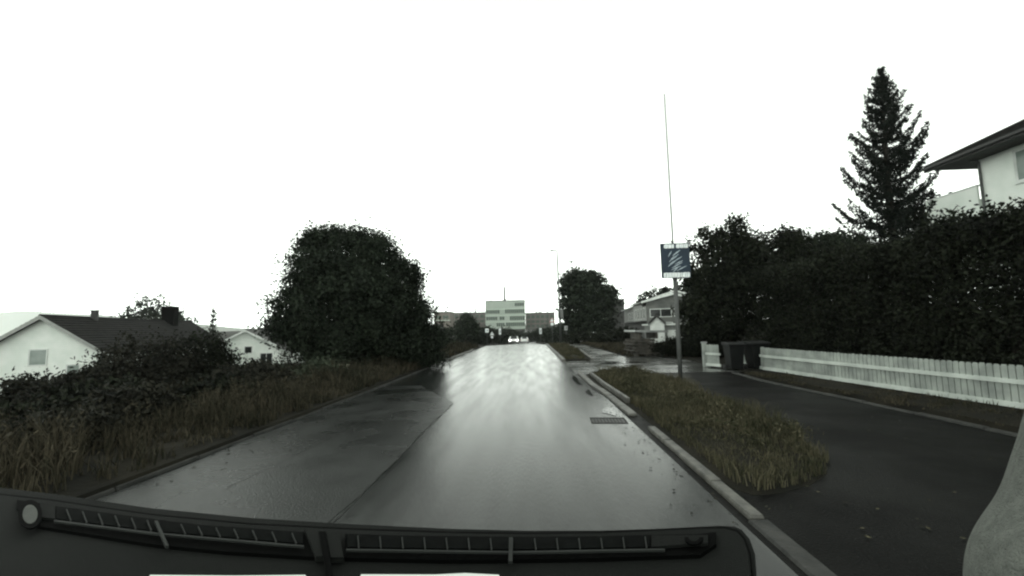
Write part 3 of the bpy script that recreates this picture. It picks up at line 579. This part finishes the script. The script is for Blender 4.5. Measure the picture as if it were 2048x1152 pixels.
# ---------------------------------------------------------------- houses
def house(name, loc, rz, L, hw, wall_h, rise, label, wall='white_siding', roof='roof_tile', barge='barge', oh=.45, courses=12, windows=(), chimneys=(), cat='house', group=None, trim='white_paint', hip=0, base=1.5):
    # ridge along local +y from y=0 (front gable) to y=L; walls inset by the overhang
    e = empty(name, loc, rz, label, cat, group); W2 = hw-oh; zr = wall_h+rise; sl = rise/hw
    b = MB(); zt = wall_h+oh*sl-.06
    b.prism([(-W2, oh*.9, -base), (W2, oh*.9, -base), (W2, oh*.9, zt), (0, oh*.9, zr-.06), (-W2, oh*.9, zt)], (0, L-oh*1.8, 0)); b.build('wall', wall, e)
    b = MB(); n = courses
    for s in (-1, 1):
        for i in range(n):
            a, c = i/n, (i+1)/n; xa, xc = s*hw*a, s*hw*c; za, zc_ = zr-rise*a, zr-rise*c
            yb0, yb1 = 0, L-hip*a; yb2, yb3 = 0, L-hip*c
            v = [(xa, 0, za+.02), (xc, 0, zc_+.10), (xc, L, zc_+.10), (xa, L, za+.02), (xa, 0, za-.03), (xc, 0, zc_-.01), (xc, L, zc_-.01), (xa, L, za-.03)]
            f = [(0, 1, 2, 3), (7, 6, 5, 4), (0, 4, 5, 1), (1, 5, 6, 2), (2, 6, 7, 3), (3, 7, 4, 0)]
            if s < 0: f = [tuple(reversed(q)) for q in f]
            b.add(v, f)
    b.tube([(0, -.01, zr+.03), (0, L+.01, zr+.03)], .09, 8); ro = b.build('roof', roof, e)
    for yy in (-.03, L+.003):
        b = MB()
        for s in (-1, 1): b.prism([(0, yy, zr+.05), (s*(hw+.02), yy, wall_h+.07), (s*(hw+.02), yy, wall_h-.16), (0, yy, zr-.2)], (0, .028, 0))
        b.build('barge_board', barge, e)
    for s in (-1, 1): b = MB(); b.box((s*hw-.06, .01, wall_h-.10), (s*hw+.06, L-.01, wall_h-.012)); b.build('gutter', trim, e)
    for (side, u, z, ww, wh, gl) in windows:        # side 'f' front gable, 'l'/'r' long sides
        if side == 'f': M4 = Matrix.Translation((u, oh*.9, z))
        elif side == 'r': M4 = Matrix.Translation((W2, u, z)) @ Matrix.Rotation(R(90), 4, 'Z')
        else: M4 = Matrix.Translation((-W2, u, z)) @ Matrix.Rotation(R(-90), 4, 'Z')
        b = MB(); t = .07
        b.box((-ww/2-t, -.04, -wh/2-t), (ww/2+t, -.003, -wh/2), M4); b.box((-ww/2-t, -.04, wh/2), (ww/2+t, -.003, wh/2+t), M4)
        b.box((-ww/2-t, -.04, -wh/2), (-ww/2, -.003, wh/2), M4); b.box((ww/2, -.04, -wh/2), (ww/2+t, -.003, wh/2), M4)
        if ww > .9: b.box((-.025, -.035, -wh/2), (.025, -.003, wh/2), M4)
        wo = b.build('window', trim, e); b = MB(); b.box((-ww/2, -.02, -wh/2), (ww/2, -.004, wh/2), M4); b.build('pane', gl, wo)
    for (x, y, s, h0, cap) in chimneys:
        zb = zr-abs(x)*sl-.3; b = MB(); b.box((x-s, y-s, zb), (x+s, y+s, zr+h0)); b.box((x-s-.05, y-s-.05, zr+h0), (x+s+.05, y+s+.05, zr+h0+.07)); ch = b.build('chimney', 'roof_dark' if s > .3 else 'dark_board', ro)
        if cap: b = MB(); b.tube([(x-.1, y, zr+h0), (x-.1, y, zr+h0+.4)], .05, 8); b.tube([(x-.1, y, zr+h0+.36), (x-.1, y, zr+h0+.5)], .13, 8); b.build('cowl', 'steel', ch)
    return e
# house 1, low on the left
A = at(80, 632, 25.0); Bf = at(384, 645, 25.0*1.80)
dr = Vector((Bf.x-A.x, Bf.y-A.y)); L1 = dr.length; rz1 = math.atan2(-dr.x, dr.y)
zr = A.z; zb = -2.7; rise = 2.45
house('house', (A.x, A.y, zb), rz1, L1, 3.45, zr-zb-rise, rise, 'low white house with a long dark tiled roof on the far left', oh=.5, courses=15, barge='barge',
      windows=[('f', -.2, zr-zb-rise-.1, .8, .9, 'curtain_glass'), ('f', 1.6, 2.0, .6, .8, 'curtain_glass'), ('r', 6, 1.6, 1.4, 1.1, 'window_glass'), ('r', 13, 1.6, 1.4, 1.1, 'window_glass')],
      chimneys=[(.25, 15.6, .5, 1.35, True), (.25, 4.6, .16, .5, False)], cat='house')
A2 = at(490, 660, 48); zb = -2.4; rise = 2.6
house('house', (A2.x, A2.y, zb), rz1*1.0, 13, 4.6, A2.z-zb-rise, rise, 'small white gabled house between the long roof and the big tree', oh=.45, courses=9, roof='roof_grey', barge='white_paint',
      windows=[('f', .3, A2.z-zb-rise+.3, .7, .7, 'window_glass'), ('f', 2.2, .9, 1.2, 1.2, 'window_glass'), ('r', 4, 1.2, 1.2, 1.1, 'window_glass')])
# grey two-storey house at the right
A3 = at(1345, 586, 50); rise = .9; zb = 0.2
house('house', (A3.x, A3.y, zb), R(-15), 11, 3.5, A3.z-zb-rise, rise, 'grey two-storey house with a dark window band, behind the blue sign post', wall='grey_siding', roof='roof_grey', barge='white_paint', oh=.5, courses=8,
      windows=[('f', -1.4, A3.z-zb-rise-1.35, 2.3, .85, 'window_glass'), ('f', 1.3, A3.z-zb-rise-1.35, 2.3, .85, 'window_glass'), ('f', -1.0, 1.0, 1.6, 1.0, 'window_glass')], base=1)
# row houses beyond
for i, (x, y, LL, wl, lab) in enumerate([(20.6, 61, 16, 'barge', 'white-fronted row house just left of the grey two-storey house'), (23.6, 80, 20, 'grey_siding', 'darker row house with two small chimneys, farthest of the row')]):
    h = house('house', (x, y, -1.0), R(-5), LL, 4.1, 6.0, 1.35, lab, wall=wl, roof='roof_tile', barge='white_paint', oh=.5, courses=7, chimneys=[(.0, 6, .32, .9, False)]+([(.0, 14, .32, .9, False)] if i else []), group='row houses at the right', base=1,
              windows=[('l', 2.2+k*2.6, 4.3, .8, 1.5, 'window_glass') for k in range(5)]+[('l', 4, 1.2, 2, 1, 'window_glass'), ('f', 0, 4.2, 1.6, 1.1, 'window_glass')])
    b = MB(); b.box((-3.75, .5, -.6), (-3.605, LL-.5, 2.9)); b.build('lower_wall', 'dark_board', h)
    b = MB(); b.box((-4.9, .4, 2.95), (-3.7, LL-.4, 3.1)); b.build('canopy', 'dark_board', h)
# block behind the tree
A = at(1222, 600, 120); e = empty('apartment_block', (A.x, A.y, -2), 0, 'plain grey block whose flat top shows right of the lone round tree', 'building')
b = MB(); b.box((0, 0, -1), (3.6, 9, A.z+2)); b.build('wall', 'dark_board', e); b = MB(); b.box((-.15, -.15, A.z+2), (3.75, 9.15, A.z+2.25)); b.build('roof', 'roof_grey', e)
for k in range(2): b = MB(); b.box((.5+k*1.6, -.05, A.z+.2), (1.4+k*1.6, -.003, A.z+1.1)); b.build('window', 'window_glass', e)
# white shed
A = at(1313, 630, 38); zb = ground_h(A.x, 38); rise = .75
house('shed', (A.x, A.y, zb), R(-17), 2.0, .72, A.z-zb-rise, rise, 'narrow bright white shed with a steep dark gable behind the timber stack', wall='white_paint', roof='roof_tile', barge='dark_board', oh=.12, courses=5, cat='shed', base=.4)
A = at(1338, 647, 40); zb = ground_h(A.x, 40)
e = empty('garage', (A.x, A.y, zb), R(3), 'low pale garage with a white roof edge beside the narrow shed', 'garage')
h = A.z-zb; b = MB(); b.box((-.7, 0, -.3), (3.4, 5, h-.16)); b.build('wall', 'grey_board', e); b = MB(); b.box((-.9, -.25, h-.155), (3.6, 5.2, h)); b.build('roof', 'white_paint', e); b = MB(); b.box((-.2, -.04, 0), (2.0, -.003, h-.6)); b.build('door', 'white_paint', e)

# house at the upper right
e = empty('house', (18, 6, 1.0), 0, 'white weatherboarded house with a deep dark eave above the right hedge', 'house')
def rel(b_, a, c): return b_.box((a[0]-18, a[1]-6, a[2]-1), (c[0]-18, c[1]-6, c[2]-1))
EZ = 7.75
b = MB(); rel(b, (18, 3, 0), (27, 17.2, EZ-.02)); b.build('wall', 'white_siding', e)
rf = MB(); n = 13; pitch = math.tan(R(24)); XE, XR = 16.9, 22.5; Y0, Y1 = 2, 18.3
for i in range(n):
    a, c = XE+(XR-XE)*i/n, XE+(XR-XE)*(i+1)/n; za, zc_ = EZ+.12+(a-XE)*pitch, EZ+.12+(c-XE)*pitch
    v = [(a, Y0, za+.05), (c, Y0, zc_+.0), (c, Y1, zc_), (a, Y1, za+.05), (a, Y0, za-.03), (c, Y0, zc_-.08), (c, Y1, zc_-.08), (a, Y1, za-.03)]
    rf.add([(x-18, y-6, z-1) for x, y, z in v], [(3, 2, 1, 0), (4, 5, 6, 7), (1, 5, 4, 0), (2, 6, 5, 1), (3, 7, 6, 2), (0, 4, 7, 3)])
rf.prism([(XR-18, Y0-6, EZ+.12+(XR-XE)*pitch-1), (28-18, Y0-6, EZ+.12-1), (28-18, Y0-6, EZ+.02-1), (XR-18, Y0-6, EZ+(XR-XE)*pitch-1)], (0, Y1-Y0, 0))
ro = rf.build('roof', 'roof_tile', e)
b = MB(); rel(b, (XE-.02, Y0, EZ-.10), (XE+.10, Y1-.03, EZ+.10)); b.build('fascia', 'dark_board', e)
b = MB(); rel(b, (XE+.103, Y0, EZ-.015), (28, Y1-.03, EZ+.03)); b.build('soffit', 'dark_board', e)
b = MB(); b.prism([(XE-18, Y1-6-.025, EZ-.12-1), (XE-18, Y1-6-.025, EZ+.2-1), (XR-18, Y1-6-.025, EZ+.2+(XR-XE)*pitch-1), (XR-18, Y1-6-.025, EZ-.02+(XR-XE)*pitch-1)], (0, .05, 0)); b.build('barge_board', 'dark_board', e)
b = MB(); rel(b, (XE-.14, Y0, EZ-.02), (XE-.023, Y1, EZ+.08)); b.build('gutter', 'black', e)
b = MB(); rel(b, (18.0, 17.203, 3), (23, 19.6, 5.9)); rel(b, (18.0, 17.4, 5.9), (18.08, 19.6, 6.72)); rel(b, (18.08, 19.52, 5.9), (23, 19.6, 6.72)); b.build('balcony', 'white_siding', e)
b = MB(); rel(b, (17.97, 17.35, 6.722), (18.11, 19.65, 6.78)); rel(b, (18.11, 19.5, 6.722), (23, 19.65, 6.78)); b.build('balcony_rail', 'white_paint', e)
b = MB(); b.tube([(-.06, 11.15, 1), (-.06, 11.15, EZ-1.1), (-.35, 11.15, EZ-1.02)], .045, 8); b.build('downpipe', 'galvanised', e)
for (y0, y1) in [(13.9, 15.9), (9.5, 11.5)]:
    b = MB(); z0, z1 = 6.45, 7.5; t = .09
    rel(b, (17.95, y0-t, z0-t), (17.997, y1+t, z0)); rel(b, (17.95, y0-t, z1), (17.997, y1+t, z1+t)); rel(b, (17.95, y0-t, z0), (17.997, y0, z1)); rel(b, (17.95, y1, z0), (17.997, y1+t, z1)); rel(b, (17.92, y0-t-.03, z0-t-.04), (17.997, y1+t+.03, z0-t-.002))
    wo = b.build('window', 'white_paint', e); b = MB(); rel(b, (17.97, y0, z0), (17.99, y1, z1)); b.build('pane', 'curtain_glass', wo)
tree('balcony_plant', 19.2, 21.5, [(0, 0, 5.6, 1.0, .8, .9), (.8, .4, 5.4, .8, .8, .8)], 90, 30, .15, .08, 'leaf_dark', 'bushy tree top showing just above the white balcony rail', 'tree', seed=97, trunk=.08)

# ---------------------------------------------------------------- far buildings
def block(name, x0, x1, y0, dep, z0, z1, m, label, floors, wins, band, wm, roofm='roof_grey', stacks=()):
    e = empty(name, (x0, y0, z0), 0, label, 'building', 'buildings beyond the valley'); W = x1-x0; H = z1-z0
    b = MB(); b.box((0, 0, -3), (W, dep, H)); b.build('wall', m, e); b = MB(); b.box((-.3, -.3, H), (W+.3, dep+.3, H+.5)); ro = b.build('roof', roofm, e)
    for (a, c, zl, zh) in wins:
        b = MB(); b.box((a*W, -.12, zl*H), (c*W, -.01, zh*H)); wo = b.build('window', wm, e); k = max(1, int((c-a)*W/1.5)); b = MB()
        for i in range(1, k): xx = a*W+(c-a)*W*i/k; b.box((xx-.08, -.2, zl*H), (xx+.08, -.121, zh*H))
        if k > 1: b.build('mullions', band, wo)
    for zz in floors: b = MB(); b.box((-.05, -.22, zz*H-.25), (W+.05, -.02, zz*H+.25)); b.build('band', band, e)
    for (sx, sy, r, h) in stacks: b = MB(); b.tube([(sx, sy, H+.5), (sx, sy, H+.5+h)], [r, r*.8], 10); b.box((sx-r*1.3, sy-r*1.3, H+.5), (sx+r*1.3, sy+r*1.3, H+.5+h*.12)); b.build('chimney', 'dark_board', ro)
    return e
def fx(px_, Y): return at(px_, 640, Y).x
def fz(px_, py_, Y): return at(px_, py_, Y).z
block('office_building', fx(971, 330), fx(1050, 330), 330, 20, fz(1010, 656, 330), fz(1010, 602, 330), 'green_facade', 'pale green five-storey office block with dark window bands at the end of the road', (.23, .47, .70),
      [(.75, .99, .80, .92), (.02, .36, .54, .67), (.50, .99, .54, .69), (.02, .30, .30, .42), (.36, .48, .30, .42), (.62, .99, .28, .43), (.28, .48, .06, .19), (.52, .99, .06, .20)], 'pale_band', 'green_glass', stacks=[(15, 4, .7, 11), (4, 4, .9, .6)])
block('brick_building', fx(1051, 345), fx(1110, 345), 348, 18, fz(1080, 657, 345), fz(1080, 626, 345), 'brick', 'long brown building right of the green office block', (.33, .6),
      [(.05+i*.16, .15+i*.16, .68, .86) for i in range(6)]+[(.05+i*.16, .15+i*.16, .38, .52) for i in range(6)]+[(.05+i*.16, .15+i*.16, .08, .24) for i in range(6)], 'brown_board', 'green_glass', stacks=[(9, 3, .8, 1.0), (12, 3, 1.4, .7)])
block('brick_building', fx(905, 345), fx(970, 345), 348, 18, fz(930, 657, 345), fz(930, 626, 345), 'brick', 'hazy brown building left of the green office block', (.33, .6),
      [(.05+i*.16, .15+i*.16, .68, .86) for i in range(6)]+[(.05+i*.16, .15+i*.16, .38, .52) for i in range(6)], 'brown_board', 'green_glass', stacks=[(18, 3, .5, 4.5), (14, 3, .3, 1.5)])
block('brick_building', fx(868, 300), fx(900, 300), 300, 16, fz(880, 657, 300), fz(880, 625, 300), 'brown_board', 'small hazy building showing beside the big round tree', (.5,), [(.1, .4, .6, .8), (.55, .9, .6, .8)], 'pale_band', 'green_glass')
# distant road up to the block
# ---------------------------------------------------------------- cars on the road
def car(x, y, rz, label, lit):
    z = p_road(y); sl = math.atan((p_road(y+1)-p_road(y-1))/2); e = empty('car', (x, y, z), 0, label, 'car', 'white cars on the crest'); e.rotation_euler = (sl*(1 if abs(rz) < 1 else -1), 0, rz)
    prof = [(-2.1, .35), (-2.15, .62), (-2.02, .88), (-1.15, .98), (-.45, 1.43), (.75, 1.47), (1.55, 1.08), (2.1, 1.0), (2.18, .6), (2.1, .35)]  # front at -y
    b = MB(); rows = []
    for wx, k in ((-.87, .0), (-.80, 1), (.80, 1), (.87, 0)):
        rows.append([(wx*(.86 if zz > 1.1 else 1), yy, zz if k else min(zz, .95)-.02*(zz > .95)) for yy, zz in prof])
    n = len(prof); v = [p for r in rows for p in r]; f = []
    for r in range(3):
        for i in range(n): f.append((r*n+i, r*n+(i+1) % n, (r+1)*n+(i+1) % n, (r+1)*n+i))
    f += [tuple(range(n)), tuple(range(4*n-1, 3*n-1, -1))]; b.add(v, f)
    body = b.build('body', 'car_paint', e)
    b = MB(); b.prism([(-.62, -1.13, 1.02), (.62, -1.13, 1.02), (.52, -.52, 1.41), (-.52, -.52, 1.41)], (0, -.035, .035)); b.build('windscreen', 'window_glass', e)
    b = MB(); b.prism([(.62, 1.56, 1.10), (-.62, 1.56, 1.10), (-.52, .84, 1.44), (.52, .84, 1.44)], (0, .03, .03)); b.build('rear_window', 'window_glass', e)
    for s in (-1, 1):
        b = MB(); b.prism([(s*.80, -.95, 1.0), (s*.80, 1.4, 1.02), (s*.70, .7, 1.40), (s*.70, -.4, 1.38)], (s*.02, 0, 0)); b.build('side_window', 'window_glass', e)
        b = MB(); b.prism([(s*.80, -2.14, .62), (s*.45, -2.18, .62), (s*.48, -2.15, .80), (s*.80, -2.08, .82)], (0, -.02, 0)); b.build('headlight', 'lit_lamp' if lit else 'headlamp_lens', e)
        b = MB(); b.box((s*.80-.12*(s > 0), 2.12, .72), (s*.80+.12*(s < 0), 2.19, .9)); b.build('tail_light', 'sign_red', e)
        b = MB(); b.box((s*.90-.08, -.85, .95), (s*.90+.08, -.7, 1.07)); b.build('mirror', 'car_paint', e)
        for yy in (-1.35, 1.35):
            b = MB(); b.tube([(s*.66, yy, .32), (s*.88, yy, .32)], .32, 16); wh = b.build('wheel', 'rubber', e); b = MB(); b.tube([(s*.875, yy, .32), (s*.89, yy, .32)], .2, 12); b.build('rim', 'steel', wh)
    b = MB(); b.box((-.5, -2.2, .42), (.5, -2.16, .56)); b.build('grille', 'black', e); b = MB(); b.box((-.26, 2.17, .55), (.26, 2.2, .66)); b.build('number_plate', 'sign_white', e)
    b = MB(); b.box((-.75, 2.1, .25), (.75, 2.165, .42)); b.build('rear_bumper', 'black', e)
    return e
p = at(1028, 680, 78); car(p.x, 78, 0, 'oncoming white car coming over the crest', True)
p = at(1049, 678, 100); car(p.x, 100, math.pi, 'white car driving away just beyond the crest', False)
P = at(1191, 664, 47); c = car(P.x+.4, 47, R(80), 'pale car roof showing above the dark bushes under the round tree', False); c.location.z = P.z-1.47; c['group'] = ''; del c['group']; c.rotation_euler.x = 0

# ---------------------------------------------------------------- timber stack
P = gp(1283, 711); e = empty('timber_stack', (P.x, P.y, .02), R(6), 'untidy stack of planks and pallets at the roadside left of the white shed', 'timber stack')
rs = random.Random(12); z = .02
b = MB()
for x in (-.45, 0, .45): b.box((x-.05, -.7, 0), (x+.05, .7, .09))
b.build('bearer', 'timber', e)
z = .095
for k in range(5):
    wd_ = rs.uniform(.45, .62); ox = rs.uniform(-.12, .12); b = MB(); x = -wd_+ox
    while x < wd_+ox: b.box((x, -.75+rs.uniform(-.05, .05), z), (x+.12, .75+rs.uniform(-.08, .08), z+.035)); x += .135
    for yy in (-.66, 0, .6): b.box((-wd_+ox, yy, z+.036), (wd_+ox, yy+.09, z+.12))
    b.build('pallet', 'timber', e); z += .125+rs.uniform(.005, .03)
b = MB(); T = Matrix.Translation((.2, 0, z+.30)) @ Matrix.Rotation(R(2), 4, 'Y')
b.box((-.75, -.8, 0), (.85, .8, .10), T); b.build('cover_sheet', 'steel', e)
b = MB(); b.box((-.3, -.6, z+.0), (-.18, .6, z+.28)); b.box((.5, -.6, z), (.62, .6, z+.30)); b.build('prop', 'timber', e)
# low pale board at the verge
P = gp(664, 762); e = empty('verge_board', (P.x, P.y, ground_h(P.x, P.y)), R(20), 'low pale wooden hatch half hidden in the left verge grass', 'hatch')
b = MB(); b.box((-.42, -.03, -.1), (.42, .25, .46)); b.build('box', 'pale_wood', e); b = MB(); b.box((-.46, -.06, .463), (.46, .3, .50)); b.build('lid', 'pale_wood', e)

# ---------------------------------------------------------------- the car the picture was taken from: windscreen reflection of the dashboard, built solid, and pillar trim
DZ = 1.20
e = empty('car_interior', (0, .5, DZ), 0, 'dark windscreen reflection of the dashboard and its long vent, built solid, with pale pillar trim along the bottom', 'dashboard')
def dp(x, y, dz=0): q = gp(x, y, DZ+dz); return (q.x, q.y-.5, dz)
seam = [(-260, 968), (-60, 982), (100, 1000), (300, 1029), (500, 1048), (700, 1058), (900, 1065), (1050, 1067), (1200, 1065), (1320, 1060), (1400, 1056), (1450, 1056), (1474, 1062), (1488, 1078), (1498, 1105), (1502, 1140), (1503, 1180), (1503, 1300)]
def dash_part(name, pts, zt, th, m):
    b = MB(); v = [dp(x, y, zt) for x, y in pts]; b.prism([Vector(p)-Vector((0, 0, th)) for p in v], (0, 0, th)); return b.build(name, m, e, bevel=.002)
dash_part('dashboard', seam+[(1503, 1700), (-260, 1700)], 0, .30, 'dash')  # opaque slab shaped from the dashboard's mirror image in the windscreen
o = dash_part('seam', [(x, y-2.2) for x, y in seam[:12]]+[(1452, 1053.5), (1477, 1060), (1491, 1077), (1501, 1105), (1505, 1140), (1506, 1300)]+[(1503.5, 1300), (1503.5, 1140), (-260, 980)], -.003, .02, 'dash_recess_shade')
dash_part('dashboard_edge', [(x, y-2.2-12*max(.15, min(1, (1450-x)/1000))) for x, y in seam[:11]]+[(1440, 1050), (1470, 1052), (1484, 1058), (1500, 1077), (1510, 1105), (1513, 1150), (1513, 1300), (1400, 1300), (-260, 1300)], -.006, .28, 'dash')
# raised plates, the hollows' shade painted dark: trough halves, cells; then fins
def band(name, top, bot, x0, x1, zt, m, n=14, th=.004):
    X = np.linspace(x0, x1, n); t = [(x, float(np.interp(x, [p[0] for p in top], [p[1] for p in top]))) for x in X]; u = [(x, float(np.interp(x, [p[0] for p in bot], [p[1] for p in bot]))) for x in X[::-1]]
    b = MB(); v = [Vector(dp(x, y, zt-th)) for x, y in t+u]; nn = len(v); v2 = v+[p+Vector((0, 0, th)) for p in v]; f = []
    for i in range(n-1): f += [(nn+i, nn+i+1, nn+2*n-2-i, nn+2*n-1-i)]
    for i in range(nn): f.append(((i+1) % nn, i, nn+i, nn+(i+1) % nn))
    f = [tuple(reversed(q)) for q in f]; b.add(v2, f); return b.build(name, m, e)
TOPL = [(33, 1005), (80, 1012), (105, 1017), (310, 1045), (400, 1056), (605, 1071), (618, 1072)]
BOTL = [(33, 1020), (48, 1048), (75, 1058), (310, 1096), (450, 1110), (640, 1122)]
TOPR = [(678, 1074), (800, 1078), (1020, 1081), (1200, 1080), (1300, 1077), (1400, 1075), (1433, 1071)]
BOTR = [(678, 1123), (900, 1128), (1030, 1127), (1200, 1124), (1400, 1117), (1425, 1112), (1433, 1095)]
band('vent_trough_shade', TOPL, BOTL, 33, 632, .004, 'dash_recess_shade', 24); band('vent_trough_shade', TOPR, BOTR, 690, 1433, .004, 'dash_recess_shade', 24)
LOWL = [(105, 1042), (310, 1068), (605, 1094)]; LOWR = [(690, 1101), (1030, 1106), (1300, 1101)]
band('vent_grille', [(x, y+1) for x, y in TOPL], LOWL, 112, 606, .0065, 'dash_cell', 18); band('vent_grille', [(x, y+1) for x, y in TOPR], LOWR, 694, 1300, .0065, 'dash_cell', 18)
FL = [136, 168, 200, 233, 266, 297, 365, 399, 435, 471, 508, 547, 587]; FR = [716+44.3*i for i in range(14)]
def fin(x0, y0, x1, y1, wd_, zt=.009, m='dash_fin', name='vent_fin', th=.003):
    b = MB(); v = [dp(x0-wd_/2, y0, zt-th), dp(x0+wd_/2, y0, zt-th), dp(x1+wd_/2, y1, zt-th), dp(x1-wd_/2, y1, zt-th)]
    b.prism(v, (0, 0, th)); return b.build(name, m, e)
itp = lambda x, T: float(np.interp(x, [p[0] for p in T], [p[1] for p in T]))
for x in FL: fin(x-3, itp(x, TOPL)+1, x+6, itp(x, LOWL), 2.2)
for x in FR:
    if abs(x-1020) > 15: fin(x-1+(x-1024)*-.002, itp(x, TOPR)+1, x+2, itp(x, LOWR), 2.4)
b = MB()
fin(312, 1046, 334, 1097, 6.5, .011, name='vent_divider'); fin(1022, 1080, 1021, 1128, 8, .011, name='vent_divider')
fin(621, 1066, 645, 1124, 26, .008, 'dash', 'vent_bridge', .006); fin(664, 1070, 674, 1126, 26, .008, 'dash', 'vent_bridge', .006)
fin(644, 1068, 660, 1160, 13, .0095, 'dash_recess_shade', 'vent_gap_shade')
band('vent_lip', LOWL, [(x, y+3) for x, y in LOWL], 108, 608, .0085, 'dash_fin', 18, .002); band('vent_lip', LOWR, [(x, y+3) for x, y in LOWR], 692, 1330, .0085, 'dash_fin', 18, .002)
band('vent_cover', [(80, 1013), (112, 1018)], [(80, 1040), (112, 1043)], 80, 110, .007, 'dash', 3); band('vent_cover', [(1303, 1078), (1400, 1077)], [(1303, 1101), (1400, 1094)], 1303, 1416, .007, 'dash', 5)
def ring(cx, cy, r1, r2, asp, m, name, zt, a0=0, a1=360):
    n = 24; b = MB(); A = [R(a0+(a1-a0)*i/n) for i in range(n+1)]; v = []; f = []
    for a in A: v += [dp(cx+r1*math.cos(a), cy+r1*asp*math.sin(a), zt), dp(cx+r2*math.cos(a), cy+r2*asp*math.sin(a), zt)]
    for i in range(n): f.append((2*i, 2*i+1, 2*i+3, 2*i+2))
    b.add(v, f); o = b.build(name, m, e); s = o.modifiers.new('s', 'SOLIDIFY'); s.thickness = .002; return o
ring(60, 1031, 0.1, 15, 1.25, 'sensor', 'sensor_dome', .0095); ring(60, 1031, 15, 24, 1.2, 'dash_recess_shade', 'sensor_ring', .0085)
ring(1388, 1078, 11, 19, .75, 'dash_recess_shade', 'sensor_ring', .0095, 0, 180)
# white card lying at the near edge of the dashboard
def cardp(pts):
    q = empty('paper_sheet', (0, .5, DZ), 0, 'thin white papers lying along the near edge of the dashboard', 'paper'); b = MB()
    for P_ in pts: b.prism([Vector(dp(x, y+2.6, .012)) for x, y in P_], (0, 0, .001))
    b.build('sheet', 'white_paint', q)
cardp([[(296, 1158), (300, 1149), (470, 1150.5), (610, 1149), (618, 1158)], [(719, 1158), (722, 1148), (870, 1148.5), (930, 1145.5), (998, 1149), (1000, 1158)]])
# pillar trim: rounded column running up the right side
prof = [(2064, 800), (2050, 868), (2036, 905), (2022, 950), (2006, 990), (1988, 1016), (1966, 1046), (1949, 1078), (1940, 1110), (1936, 1150), (1938, 1230), (1960, 1400)]
b = MB(); v = []; f = []; NC = 9
for (x, y) in prof:
    for k in range(NC):
        t = k/(NC-1); a = t*math.pi*.5; q = at(x+ (1-math.cos(a))*420, y+t*40, .50-.16*math.sin(a)); v.append((q.x, q.y-.5, q.z-DZ))
for i in range(len(prof)-1):
    for k in range(NC-1): f.append((i*NC+k, i*NC+k+1, (i+1)*NC+k+1, (i+1)*NC+k))
b.add(v, f); o = b.build('pillar_trim', 'trim_fabric', e, True); s = o.modifiers.new('s', 'SOLIDIFY'); s.thickness = .012; s.offset = 0
s = o.modifiers.new('sub', 'SUBSURF'); s.levels = 1; s.render_levels = 2

# ---------------------------------------------------------------- haze
b = MB(); b.box((-5600, -70, -6), (2600, 3800, 300)); hz = b.build('haze', 'black'); hz.data.materials.clear()
hm = bpy.data.materials.new('haze'); hm.use_nodes = True; n = hm.node_tree; n.nodes.remove(n.nodes['Principled BSDF'])
pv = n.nodes.new('ShaderNodeVolumePrincipled'); pv.inputs['Color'].default_value = (.96, .99, .96, 1); pv.inputs['Density'].default_value = .00020
n.links.new(pv.outputs[0], n.nodes['Material Output'].inputs['Volume']); hz.data.materials.append(hm); tag(hz, kind='stuff')
